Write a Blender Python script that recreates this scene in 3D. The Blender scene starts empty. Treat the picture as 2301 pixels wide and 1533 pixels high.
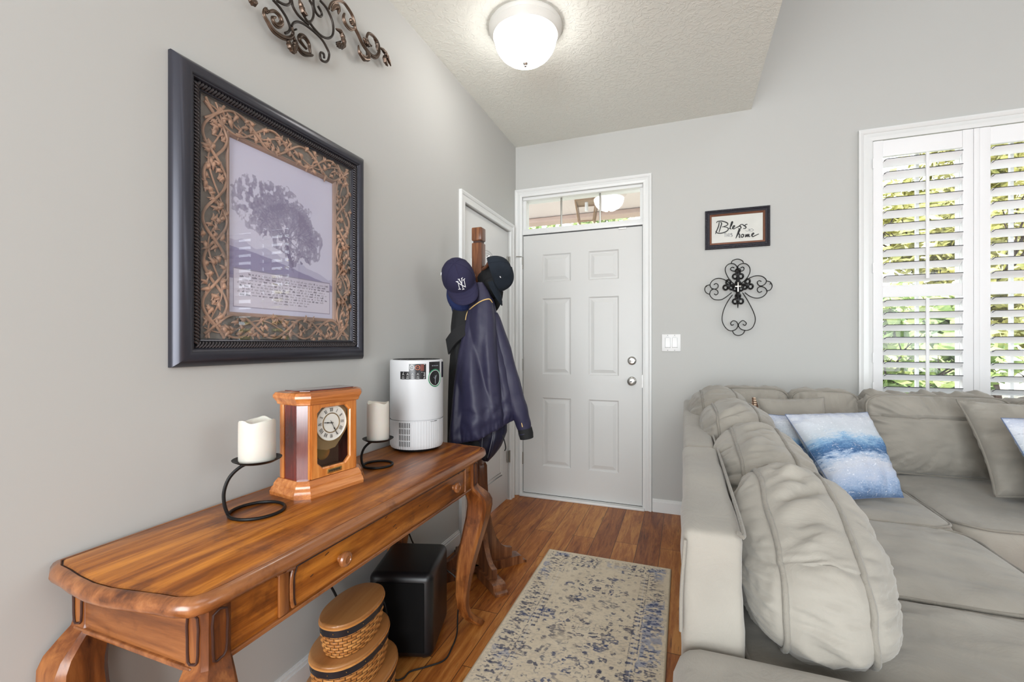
import bpy, bmesh, math, random
import numpy as np
from mathutils import Vector, Matrix, noise
PI = math.pi
SC = bpy.context.scene
COL = SC.collection

# ---------------------------------------------------------------- camera
TH = 0.3613                      # yaw to the left of the depth axis
cam_d = bpy.data.cameras.new('camera'); cam = bpy.data.objects.new('camera', cam_d)
COL.objects.link(cam); SC.camera = cam
cam.location = (0, 0, 1.185); cam.rotation_euler = (PI/2, 0, TH)
cam_d.sensor_width = 36.0; cam_d.lens = 1020.5*36/2301; cam_d.shift_y = 5.7/2301
cam_d.clip_start = 0.02; cam_d.clip_end = 200

# ---------------------------------------------------------------- world, sun, lights, exposure
w = bpy.data.worlds.new('sky'); SC.world = w; w.use_nodes = True
bg = w.node_tree.nodes['Background']
bg.inputs['Color'].default_value = (0.86, 0.93, 1.0, 1); bg.inputs['Strength'].default_value = 3.6
sd = bpy.data.lights.new('sun', 'SUN'); sd.energy = 7.5; sd.angle = 0.02; sd.color = (1, .95, .86)
so = bpy.data.objects.new('sun', sd); COL.objects.link(so)
so.rotation_euler = Vector((-.62, .12, -.78)).to_track_quat('-Z', 'Y').to_euler()
def area(name, loc, aim, sx, sy, power, color=(1, 1, 1)):
    d = bpy.data.lights.new(name, 'AREA'); d.shape = 'RECTANGLE'; d.size = sx; d.size_y = sy
    d.energy = power; d.color = color
    o = bpy.data.objects.new(name, d); COL.objects.link(o); o.location = loc
    o.rotation_euler = (Vector(aim)-Vector(loc)).to_track_quat('-Z', 'Y').to_euler()
    return o
# added fill panels out of view, with no windows behind them
area('fill_back', (-.1, -2.93, 1.5), (-.3, 3, 1.7), 2.2, 2.4, 185, (.91, .965, 1))
area('fill_back_right', (3.2, -2.93, 1.5), (2.6, 3, 1.2), 1.8, 2.2, 42, (.91, .965, 1))
area('fill_side', (4.42, .8, 1.7), (-1, 1.2, 1.3), 1.8, 1.5, 26, (.92, .96, 1))  # added side fill on a solid wall
area('fill_overhead', (2.2, -.4, 3.93), (1.6, .8, 0), 2.6, 2.0, 28, (.92, .965, 1))  # added overhead fill below a closed ceiling
SC.view_settings.view_transform = 'Standard'; SC.view_settings.look = 'None'
SC.view_settings.gamma = 1; SC.view_settings.use_curve_mapping = False
SC.view_settings.exposure = 0.42
SC.cycles.use_denoising = True
SC.cycles.max_bounces = 8; SC.cycles.diffuse_bounces = 5; SC.cycles.transparent_max_bounces = 12
SC.cycles.sample_clamp_indirect = 6

# ---------------------------------------------------------------- materials
def lin(c):
    return tuple(((x/255)/12.92 if x/255 <= .04045 else ((x/255+.055)/1.055)**2.4) for x in c)
def nt(name):
    m = bpy.data.materials.new(name); m.use_nodes = True
    t = m.node_tree; b = t.nodes['Principled BSDF']
    return m, t, b
def N(t, kind, **kw):
    n = t.nodes.new(kind)
    for k, v in kw.items():
        if k in n.inputs: n.inputs[k].default_value = v
        else: setattr(n, k, v)
    return n
def ramp(t, stops):
    r = t.nodes.new('ShaderNodeValToRGB'); e = r.color_ramp.elements
    while len(e) < len(stops): e.new(.5)
    for i, (p, c) in enumerate(stops):
        e[i].position = p; e[i].color = tuple(lin(c))+(1,)
    return r
def bump(t, b, src, strength=.3, dist=.002):
    n = N(t, 'ShaderNodeBump', Strength=strength, Distance=dist)
    t.links.new(src, n.inputs['Height']); t.links.new(n.outputs['Normal'], b.inputs['Normal']); return n
def plain(name, c, rough=.5, metal=0, bscale=0, bstr=.2, bdist=.001, spec=.5, vary=0, sheen=0, coat=0, emit=None, detail=4):
    m, t, b = nt(name)
    b.inputs['Base Color'].default_value = tuple(lin(c))+(1,)
    b.inputs['Roughness'].default_value = rough; b.inputs['Metallic'].default_value = metal
    b.inputs['Specular IOR Level'].default_value = spec
    if sheen: b.inputs['Sheen Weight'].default_value = sheen
    if coat: b.inputs['Coat Weight'].default_value = coat; b.inputs['Coat Roughness'].default_value = .1
    if emit:
        b.inputs['Emission Color'].default_value = (1, .97, .93, 1); b.inputs['Emission Strength'].default_value = emit
    if bscale or vary:
        tc = N(t, 'ShaderNodeTexCoord'); nz = N(t, 'ShaderNodeTexNoise', Scale=bscale or 6.0, Detail=detail)
        t.links.new(tc.outputs['Object'], nz.inputs['Vector'])
        if bscale: bump(t, b, nz.outputs['Fac'], bstr, bdist)
        if vary:
            n2 = N(t, 'ShaderNodeTexNoise', Scale=7.0, Detail=3.0); t.links.new(tc.outputs['Object'], n2.inputs['Vector'])
            lo = tuple(max(0, x*(1-vary)) for x in c); hi = tuple(min(255, x*(1+vary)) for x in c)
            r = ramp(t, [(.3, lo), (.7, hi)]); t.links.new(n2.outputs['Fac'], r.inputs['Fac']); t.links.new(r.outputs['Color'], b.inputs['Base Color'])
    return m
def wood(name, dark, mid, light, axis='y', scale=1.0, rough=.35, coat=.4, knots=True):
    m, t, b = nt(name)
    tc = N(t, 'ShaderNodeTexCoord'); mp = N(t, 'ShaderNodeMapping')
    s = {'x': (1.2, 14, 14), 'y': (14, 1.2, 14), 'z': (14, 14, 1.2)}[axis]
    mp.inputs['Scale'].default_value = tuple(k*scale for k in s)
    t.links.new(tc.outputs['Object'], mp.inputs['Vector'])
    n1 = N(t, 'ShaderNodeTexNoise', Scale=1.6, Detail=7.0, Roughness=.62, Distortion=.5); t.links.new(mp.outputs['Vector'], n1.inputs['Vector'])
    n2 = N(t, 'ShaderNodeTexNoise', Scale=9.0, Detail=4.0, Roughness=.7); t.links.new(mp.outputs['Vector'], n2.inputs['Vector'])
    mx = N(t, 'ShaderNodeMath', operation='MULTIPLY_ADD'); mx.inputs[1].default_value = .25
    t.links.new(n2.outputs['Fac'], mx.inputs[0]); t.links.new(n1.outputs['Fac'], mx.inputs[2])
    r = ramp(t, [(.38, dark), (.60, mid), (.82, light)]); t.links.new(mx.outputs[0], r.inputs['Fac'])
    out = r.outputs['Color']
    if knots:
        n3 = N(t, 'ShaderNodeTexNoise', Scale=5.0*scale, Detail=5.0, Roughness=.7); t.links.new(tc.outputs['Object'], n3.inputs['Vector'])
        r3 = ramp(t, [(.30, (120, 90, 80)), (.44, (255, 255, 255))]); t.links.new(n3.outputs['Fac'], r3.inputs['Fac'])
        mm = N(t, 'ShaderNodeMix', data_type='RGBA', blend_type='MULTIPLY'); mm.inputs[0].default_value = .7
        t.links.new(out, mm.inputs[6]); t.links.new(r3.outputs['Color'], mm.inputs[7]); out = mm.outputs[2]
    t.links.new(out, b.inputs['Base Color'])
    b.inputs['Roughness'].default_value = rough; b.inputs['Coat Weight'].default_value = coat; b.inputs['Coat Roughness'].default_value = .16
    bump(t, b, mx.outputs[0], .12, .001)
    return m
def attr_mat(name, attr='Col', rough=.8, bscale=0, bstr=.3, bdist=.002, spec=.3):
    m, t, b = nt(name)
    a = N(t, 'ShaderNodeVertexColor', layer_name=attr); t.links.new(a.outputs['Color'], b.inputs['Base Color'])
    b.inputs['Roughness'].default_value = rough; b.inputs['Specular IOR Level'].default_value = spec
    if bscale:
        tc = N(t, 'ShaderNodeTexCoord'); nz = N(t, 'ShaderNodeTexNoise', Scale=bscale, Detail=3.0)
        t.links.new(tc.outputs['Object'], nz.inputs['Vector']); bump(t, b, nz.outputs['Fac'], bstr, bdist)
    return m
def glass(name, ior=1.5, tint=(1, 1, 1)):
    m = bpy.data.materials.new(name); m.use_nodes = True; t = m.node_tree; t.nodes.clear()
    o = t.nodes.new('ShaderNodeOutputMaterial'); f = N(t, 'ShaderNodeFresnel', IOR=ior)
    tr = t.nodes.new('ShaderNodeBsdfTransparent'); tr.inputs[0].default_value = tint+(1,)
    g = t.nodes.new('ShaderNodeBsdfGlossy'); g.inputs['Roughness'].default_value = .01
    mx = t.nodes.new('ShaderNodeMixShader')
    ge = t.nodes.new('ShaderNodeNewGeometry'); iv = N(t, 'ShaderNodeMath', operation='MULTIPLY_ADD'); iv.inputs[1].default_value = 1/ior-ior; iv.inputs[2].default_value = ior
    t.links.new(ge.outputs['Backfacing'], iv.inputs[0]); t.links.new(iv.outputs[0], f.inputs['IOR'])
    t.links.new(f.outputs[0], mx.inputs[0]); t.links.new(tr.outputs[0], mx.inputs[1]); t.links.new(g.outputs[0], mx.inputs[2])
    t.links.new(mx.outputs[0], o.inputs[0]); return m

M = {}
M['wall'] = plain('wall_paint', (187, 187, 184), .75, bscale=90, bstr=.05, spec=.25)
M['trim'] = plain('white_trim_paint', (220, 221, 220), .35)
M['door'] = plain('door_paint', (203, 203, 201), .4)
M['shutter'] = plain('shutter_paint', (233, 233, 234), .35)
M['shade_line'] = plain('painted_shade_line', (52, 54, 58), .6)  # dark colour stands in for shade at door gaps and louver edges
M['nickel'] = plain('brushed_nickel', (190, 188, 184), .28, 1)
M['hinge'] = plain('hinge_metal', (160, 158, 152), .4, .9)
M['plastic'] = plain('white_plastic', (224, 224, 223), .35)
M['lamp_white'] = plain('lamp_base_enamel', (214, 213, 208), .4)
M['bowl'] = plain('lit_opal_glass', (255, 252, 246), .3, emit=11)
M['black_iron'] = plain('black_wrought_iron', (30, 29, 29), .45, .6)
M['bronze'] = plain('aged_bronze', (88, 74, 64), .38, .85, vary=.3)
M['dark_metal'] = plain('dark_scroll_metal', (52, 46, 42), .45, .6, vary=.25)
M['silver'] = plain('bright_pewter', (205, 200, 190), .3, .9)
M['table'] = wood('table_pine', (66, 26, 4), (142, 78, 20), (202, 128, 46), 'y', 1.0, .36, .1)
M['table_leg'] = wood('table_leg_pine', (60, 26, 8), (116, 62, 24), (160, 100, 50), 'z', 1.2, .36, .15)
M['table_end'] = wood('table_end_pine', (66, 30, 12), (124, 72, 34), (160, 102, 56), 'x', 1.0, .4, .1)
M['table_edge'] = wood('table_edge_pine', (76, 38, 18), (132, 78, 40), (164, 106, 62), 'y', 1.2, .28, .4)
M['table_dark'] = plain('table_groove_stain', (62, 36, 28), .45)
M['rack'] = wood('coat_rack_wood', (52, 28, 16), (104, 62, 38), (150, 100, 64), 'z', 1.4, .32, .3, False)
M['honey'] = wood('honey_oak', (160, 86, 34), (200, 120, 54), (222, 148, 78), 'z', 2.0, .25, .8, False)
M['honey_y'] = wood('honey_oak_moulding', (152, 84, 40), (192, 116, 58), (216, 144, 84), 'x', 2.0, .25, .8, False)
M['cherry'] = wood('dark_cherry_veneer', (66, 14, 12), (96, 26, 20), (122, 44, 34), 'z', 2.0, .16, 1.0, False)
M['wax'] = plain('candle_wax', (208, 202, 192), .55, bscale=14, bstr=.12, bdist=.003)
M['wax'].node_tree.nodes['Principled BSDF'].inputs['Subsurface Weight'].default_value = .15
M['dial'] = plain('clock_dial_white', (238, 236, 228), .4)
M['brass'] = plain('brass', (200, 170, 105), .25, .9)
M['gold_plate'] = plain('gold_dial_plate', (176, 150, 108), .3, .6)
M['ink'] = plain('black_ink', (24, 24, 26), .6)
M['clock_inside'] = plain('clock_interior', (134, 100, 78), .5)
M['glass'] = glass('clear_glass', 1.5)
M['glass_pane'] = glass('transom_glass', 2.0, (.97, .98, .98))
M['speaker'] = plain('black_speaker_vinyl', (16, 16, 19), .38, bscale=300, bstr=.1, bdist=.0004)
M['speaker_cloth'] = plain('black_speaker_cloth', (9, 9, 10), .85, spec=.2)
M['rubber'] = plain('black_rubber', (18, 18, 19), .5)
M['purifier'] = plain('purifier_white', (206, 207, 209), .45)
M['sticker'] = plain('black_sticker', (26, 25, 28), .25)
M['sticker_red'] = plain('brown_red_sticker', (112, 62, 54), .3)
M['green'] = plain('green_sticker_ring', (40, 140, 96), .3)
M['white_ink'] = plain('white_print', (236, 236, 236), .4)
M['orange_ink'] = plain('orange_print', (226, 120, 82), .4)
M['grey_ink'] = plain('grey_print', (130, 132, 138), .5)
M['navy'] = plain('navy_nylon', (37, 35, 60), .55, bscale=14, bstr=.5, bdist=.008, detail=6)
M['navy_dark'] = plain('dark_navy_nylon', (26, 26, 46), .5, bscale=14, bstr=.4, bdist=.006)
M['black_cloth'] = plain('black_cloth', (16, 16, 18), .8, bscale=24, bstr=.4, bdist=.006)
M['cap_navy'] = plain('navy_wool', (46, 44, 68), .9, bscale=500, bstr=.3, bdist=.0006, spec=.2)
M['cap_blue'] = plain('royal_navy_cotton', (38, 48, 88), .9, bscale=500, bstr=.3, bdist=.0006, spec=.2)
M['cap_black'] = plain('washed_black_cotton', (30, 36, 44), .9, bscale=60, bstr=.5, bdist=.002, spec=.2, vary=.2)
M['gold_cord'] = plain('gold_piping', (218, 182, 118), .5)
M['white_thread'] = plain('white_embroidery', (236, 236, 238), .7)
M['wicker'] = wood('ash_splint', (150, 84, 34), (200, 132, 64), (224, 164, 96), 'x', .6, .5, .15, False)
M['lid'] = wood('maple_lid', (150, 98, 52), (178, 122, 70), (194, 142, 88), 'y', .5, .35, .3, False)
M['band'] = plain('black_leather_band', (34, 32, 38), .4)
M['frame_black'] = plain('satin_black_frame', (58, 58, 66), .32, .45)
M['frame_rope'] = plain('dark_rope_moulding', (64, 60, 62), .36, .4)
M['mat_base'] = plain('aged_bronze_relief_ground', (104, 96, 88), .6, .1, bscale=120, bstr=.6, bdist=.002, vary=.25)
M['vine'] = plain('antique_copper_vine', (160, 126, 104), .5, .15, vary=.22)
M['mat_lip'] = plain('copper_wood_lip', (150, 120, 104), .5, vary=.12)
M['sign_frame'] = plain('black_ornate_frame', (42, 40, 48), .45, .1, bscale=180, bstr=.8, bdist=.004)
M['sign_copper'] = plain('rubbed_copper_edge', (128, 86, 66), .45, .3, bscale=160, bstr=.6, bdist=.002)
M['sign_face'] = plain('sign_board', (204, 204, 198), .6, vary=.03)
M['bark'] = plain('tree_bark', (58, 46, 40), .9, bscale=20, bstr=.6, bdist=.02)
M['porch'] = plain('porch_soffit', (192, 178, 172), .7)
M['porch_beam'] = plain('porch_beam_paint', (168, 142, 128), .7)
M['lantern'] = plain('weathered_brass_lantern', (128, 96, 62), .6, .3)
M['grass'] = plain('lawn_grass', (146, 142, 128), .9, bscale=40, bstr=.8, bdist=.02, vary=.25)
M['concrete'] = plain('porch_concrete', (176, 172, 164), .85, bscale=60, bstr=.2)

# fabric
def fabric(name, c, fine=420, soft=9):
    m, t, b = nt(name)
    tc = N(t, 'ShaderNodeTexCoord')
    n0 = N(t, 'ShaderNodeTexNoise', Scale=5.0, Detail=3.0); t.links.new(tc.outputs['Object'], n0.inputs['Vector'])
    r = ramp(t, [(.3, tuple(x*.95 for x in c)), (.7, tuple(min(255, x*1.04) for x in c))]); t.links.new(n0.outputs['Fac'], r.inputs['Fac'])
    t.links.new(r.outputs['Color'], b.inputs['Base Color'])
    b.inputs['Roughness'].default_value = .9; b.inputs['Specular IOR Level'].default_value = .15
    b.inputs['Sheen Weight'].default_value = .25; b.inputs['Sheen Roughness'].default_value = .5
    n1 = N(t, 'ShaderNodeTexNoise', Scale=float(fine), Detail=2.0); t.links.new(tc.outputs['Object'], n1.inputs['Vector'])
    n2 = N(t, 'ShaderNodeTexNoise', Scale=float(soft), Detail=5.0, Roughness=.6, Distortion=1.2); t.links.new(tc.outputs['Object'], n2.inputs['Vector'])
    b1 = N(t, 'ShaderNodeBump', Strength=.18, Distance=.0008); t.links.new(n1.outputs['Fac'], b1.inputs['Height'])
    b2 = N(t, 'ShaderNodeBump', Strength=.35, Distance=.012); t.links.new(n2.outputs['Fac'], b2.inputs['Height'])
    t.links.new(b1.outputs['Normal'], b2.inputs['Normal']); t.links.new(b2.outputs['Normal'], b.inputs['Normal'])
    return m
M['sofa'] = fabric('greige_microfibre', (152, 147, 138))
M['sofa_pipe'] = fabric('greige_piping', (136, 131, 122), 600, 30)
M['sofa_under'] = plain('black_dust_cover', (20, 20, 21), .9)
M['blue_edge'] = plain('blue_grey_seam', (96, 110, 140), .9)

def blue_pillow_mat(name, off=(0, 0, 0), dark=0.0):
    m, t, b = nt(name)
    uv = N(t, 'ShaderNodeUVMap'); sep = N(t, 'ShaderNodeSeparateXYZ'); t.links.new(uv.outputs['UV'], sep.inputs[0])
    def nz(scale, sx, sy, det=6, rg=.65, dist=.3):
        mp = N(t, 'ShaderNodeMapping'); mp.inputs['Scale'].default_value = (sx, sy, 1); mp.inputs['Location'].default_value = off
        t.links.new(uv.outputs['UV'], mp.inputs['Vector'])
        n = N(t, 'ShaderNodeTexNoise', Scale=scale, Detail=float(det), Roughness=rg, Distortion=dist)
        t.links.new(mp.outputs['Vector'], n.inputs['Vector']); return n
    soft = nz(2.2, 1.0, 2.0, 6); streak = nz(7, 1.0, 4.0, 9, .82); grain = nz(40, 1.0, 1.6, 4, .8)
    def math_(op, a, bb, c=None):
        n = N(t, 'ShaderNodeMath', operation=op)
        for i, x in enumerate((a, bb, c)):
            if x is None: continue
            if isinstance(x, (int, float)): n.inputs[i].default_value = x
            else: t.links.new(x, n.inputs[i])
        return n.outputs[0]
    v = math_('ADD', sep.outputs['Y'], math_('MULTIPLY', math_('SUBTRACT', soft.outputs['Fac'], .5), .34))
    v = math_('ADD', v, math_('MULTIPLY', math_('SUBTRACT', streak.outputs['Fac'], .5), .42))
    base = ramp(t, [(0.0, (92, 116, 150)), (.08, (132, 154, 184)), (.18, (166, 178, 200)), (.32, (188, 192, 202)), (.42, (142, 164, 192)),
                    (.47, (62, 94, 134)), (.53, (84, 120, 160)), (.60, (132, 166, 196)), (.68, (186, 194, 202)), (.86, (196, 200, 208)), (1.0, (172, 180, 200))])
    t.links.new(v, base.inputs['Fac'])
    flk = math_('MULTIPLY', streak.outputs['Fac'], grain.outputs['Fac'])
    band = math_('SUBTRACT', 1.0, math_('ABSOLUTE', math_('MULTIPLY', math_('SUBTRACT', v, .46), 5.0), 0)); band = math_('MAXIMUM', band, .12+dark)
    fr = ramp(t, [(.30, (0, 0, 0)), (.36, (255, 255, 255))]); t.links.new(flk, fr.inputs['Fac'])
    mx = N(t, 'ShaderNodeMix', data_type='RGBA'); t.links.new(math_('MULTIPLY', fr.outputs['Color'], math_('MINIMUM', band, 1.0)), mx.inputs[0])
    t.links.new(base.outputs['Color'], mx.inputs[6]); mx.inputs[7].default_value = tuple(lin((38, 58, 100)))+(1,)
    fr2 = ramp(t, [(.14, (255, 255, 255)), (.20, (0, 0, 0))]); t.links.new(flk, fr2.inputs['Fac'])
    m2 = N(t, 'ShaderNodeMix', data_type='RGBA'); t.links.new(fr2.outputs['Color'], m2.inputs[0])
    t.links.new(mx.outputs[2], m2.inputs[6]); m2.inputs[7].default_value = tuple(lin((232, 234, 238)))+(1,)
    t.links.new(m2.outputs[2], b.inputs['Base Color']); b.inputs['Roughness'].default_value = .85; b.inputs['Specular IOR Level'].default_value = .2
    bump(t, b, grain.outputs['Fac'], .15, .0006); return m
M['blue1'] = blue_pillow_mat('blue_abstract_print')
M['blue2'] = blue_pillow_mat('blue_abstract_print_dark', (3.1, 1.7, 0), .5)
M['blue3'] = blue_pillow_mat('blue_abstract_print_teal', (7.3, 4.2, 0), .2)

def plaid_mat():
    m, t, b = nt('plaid_gusset')
    tc = N(t, 'ShaderNodeTexCoord')
    w1 = N(t, 'ShaderNodeTexWave', Scale=28.0, bands_direction='Z'); w2 = N(t, 'ShaderNodeTexWave', Scale=30.0, bands_direction='Y')
    for x in (w1, w2): t.links.new(tc.outputs['Object'], x.inputs['Vector'])
    mul = N(t, 'ShaderNodeMath', operation='MULTIPLY'); t.links.new(w1.outputs['Fac'], mul.inputs[0]); t.links.new(w2.outputs['Fac'], mul.inputs[1])
    r = ramp(t, [(.05, (88, 62, 50)), (.3, (196, 164, 136)), (.8, (226, 206, 184))]); t.links.new(mul.outputs[0], r.inputs['Fac'])
    t.links.new(r.outputs['Color'], b.inputs['Base Color']); b.inputs['Roughness'].default_value = .9; return m
M['plaid'] = plaid_mat()

def ceiling_mat():
    m, t, b = nt('knockdown_ceiling')
    b.inputs['Base Color'].default_value = tuple(lin((230, 231, 224)))+(1,); b.inputs['Roughness'].default_value = .6; b.inputs['Specular IOR Level'].default_value = .35
    tc = N(t, 'ShaderNodeTexCoord')
    n1 = N(t, 'ShaderNodeTexNoise', Scale=26.0, Detail=4.0, Roughness=.55, Distortion=1.6); t.links.new(tc.outputs['Object'], n1.inputs['Vector'])
    n2 = N(t, 'ShaderNodeTexNoise', Scale=60.0, Detail=3.0, Distortion=.8); t.links.new(tc.outputs['Object'], n2.inputs['Vector'])
    r = ramp(t, [(.46, (0, 0, 0)), (.56, (255, 255, 255))]); t.links.new(n1.outputs['Fac'], r.inputs['Fac'])
    ad = N(t, 'ShaderNodeMath', operation='MULTIPLY_ADD'); ad.inputs[1].default_value = .5
    t.links.new(n2.outputs['Fac'], ad.inputs[0]); t.links.new(r.outputs['Color'], ad.inputs[2])
    bump(t, b, ad.outputs[0], .42, .004); return m
M['ceiling'] = ceiling_mat()

def floor_mat():
    m, t, b = nt('hand_scraped_planks')
    tc = N(t, 'ShaderNodeTexCoord'); sp = N(t, 'ShaderNodeSeparateXYZ'); cb = N(t, 'ShaderNodeCombineXYZ')
    t.links.new(tc.outputs['Object'], sp.inputs[0]); t.links.new(sp.outputs['Y'], cb.inputs['X']); t.links.new(sp.outputs['X'], cb.inputs['Y'])
    br = N(t, 'ShaderNodeTexBrick', Scale=1.0); br.offset = .37; br.offset_frequency = 2
    br.inputs['Color1'].default_value = (0, 0, 0, 1); br.inputs['Color2'].default_value = (1, 1, 1, 1)
    br.inputs['Mortar'].default_value = (.5, .5, .5, 1); br.inputs['Mortar Size'].default_value = .0016; br.inputs['Mortar Smooth'].default_value = .3
    br.inputs['Brick Width'].default_value = .92; br.inputs['Row Height'].default_value = .127; br.inputs['Bias'].default_value = 0
    t.links.new(cb.outputs[0], br.inputs['Vector'])
    mp = N(t, 'ShaderNodeMapping'); mp.inputs['Scale'].default_value = (1.6, 13, 1); t.links.new(cb.outputs[0], mp.inputs['Vector'])
    # shift the grain of each plank
    sh = N(t, 'ShaderNodeVectorMath', operation='MULTIPLY_ADD'); sh.inputs[1].default_value = (9, 7, 11)
    t.links.new(br.outputs['Color'], sh.inputs[0]); t.links.new(mp.outputs[0], sh.inputs[2])
    n1 = N(t, 'ShaderNodeTexNoise', Scale=1.5, Detail=8.0, Roughness=.65, Distortion=1.0); t.links.new(sh.outputs[0], n1.inputs['Vector'])
    n2 = N(t, 'ShaderNodeTexNoise', Scale=9.0, Detail=5.0, Roughness=.7, Distortion=.4); t.links.new(sh.outputs[0], n2.inputs['Vector'])
    ma = N(t, 'ShaderNodeMath', operation='MULTIPLY_ADD'); ma.inputs[1].default_value = .35; t.links.new(n2.outputs['Fac'], ma.inputs[0]); t.links.new(n1.outputs['Fac'], ma.inputs[2])
    mb = N(t, 'ShaderNodeMath', operation='MULTIPLY_ADD'); mb.inputs[1].default_value = .26; t.links.new(br.outputs['Color'], mb.inputs[0]); t.links.new(ma.outputs[0], mb.inputs[2])
    r = ramp(t, [(.40, (66, 28, 8)), (.60, (124, 64, 24)), (.80, (164, 98, 42)), (1.0, (198, 136, 70))]); t.links.new(mb.outputs[0], r.inputs['Fac'])
    kn = N(t, 'ShaderNodeTexNoise', Scale=4.6, Detail=4.0, Roughness=.6); t.links.new(sh.outputs[0], kn.inputs['Vector'])
    kr = ramp(t, [(.28, (70, 50, 40)), (.40, (255, 255, 255))]); t.links.new(kn.outputs['Fac'], kr.inputs['Fac'])
    mm = N(t, 'ShaderNodeMix', data_type='RGBA', blend_type='MULTIPLY'); mm.inputs[0].default_value = .6
    t.links.new(r.outputs['Color'], mm.inputs[6]); t.links.new(kr.outputs['Color'], mm.inputs[7])
    m3 = N(t, 'ShaderNodeMix', data_type='RGBA'); t.links.new(br.outputs['Fac'], m3.inputs[0]); t.links.new(mm.outputs[2], m3.inputs[6])
    m3.inputs[7].default_value = tuple(lin((66, 34, 18)))+(1,)
    t.links.new(m3.outputs[2], b.inputs['Base Color'])
    b.inputs['Roughness'].default_value = .40; b.inputs['Specular IOR Level'].default_value = .3; b.inputs['Coat Weight'].default_value = .05; b.inputs['Coat Roughness'].default_value = .2
    hs = N(t, 'ShaderNodeMath', operation='SUBTRACT'); t.links.new(ma.outputs[0], hs.inputs[0]); t.links.new(br.outputs['Fac'], hs.inputs[1])
    bump(t, b, hs.outputs[0], .28, .002); return m
M['floor'] = floor_mat()

def leaf_mat(name, a, b_, c):
    m, t, b = nt(name)
    tc = N(t, 'ShaderNodeTexCoord'); n = N(t, 'ShaderNodeTexNoise', Scale=3.0, Detail=6.0, Roughness=.7); t.links.new(tc.outputs['Object'], n.inputs['Vector'])
    r = ramp(t, [(.34, a), (.5, b_), (.66, c)]); t.links.new(n.outputs['Fac'], r.inputs['Fac']); t.links.new(r.outputs['Color'], b.inputs['Base Color'])
    b.inputs['Roughness'].default_value = .6; b.inputs['Transmission Weight'].default_value = 0
    b.inputs['Subsurface Weight'].default_value = 0; return m
M['leaf_yellow'] = leaf_mat('yellow_green_leaves', (120, 126, 62), (190, 186, 112), (232, 226, 164))
M['leaf_green'] = leaf_mat('green_leaves', (64, 98, 48), (128, 154, 82), (192, 198, 124))

def wicker_mat():
    m, t, b = nt('woven_splint')
    uv = N(t, 'ShaderNodeUVMap'); br = N(t, 'ShaderNodeTexBrick', Scale=1.0); br.offset = .5
    br.inputs['Color1'].default_value = tuple(lin((176, 112, 52)))+(1,); br.inputs['Color2'].default_value = tuple(lin((214, 152, 84)))+(1,)
    br.inputs['Mortar'].default_value = tuple(lin((70, 36, 14)))+(1,); br.inputs['Mortar Size'].default_value = .10; br.inputs['Mortar Smooth'].default_value = .7
    br.inputs['Brick Width'].default_value = 2.0; br.inputs['Row Height'].default_value = 1.0
    t.links.new(uv.outputs['UV'], br.inputs['Vector']); t.links.new(br.outputs['Color'], b.inputs['Base Color']); b.inputs['Roughness'].default_value = .5
    iv = N(t, 'ShaderNodeMath', operation='SUBTRACT'); iv.inputs[0].default_value = 1.0; t.links.new(br.outputs['Fac'], iv.inputs[1]); bump(t, b, iv.outputs[0], .8, .003)
    return m
M['woven'] = wicker_mat()

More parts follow.
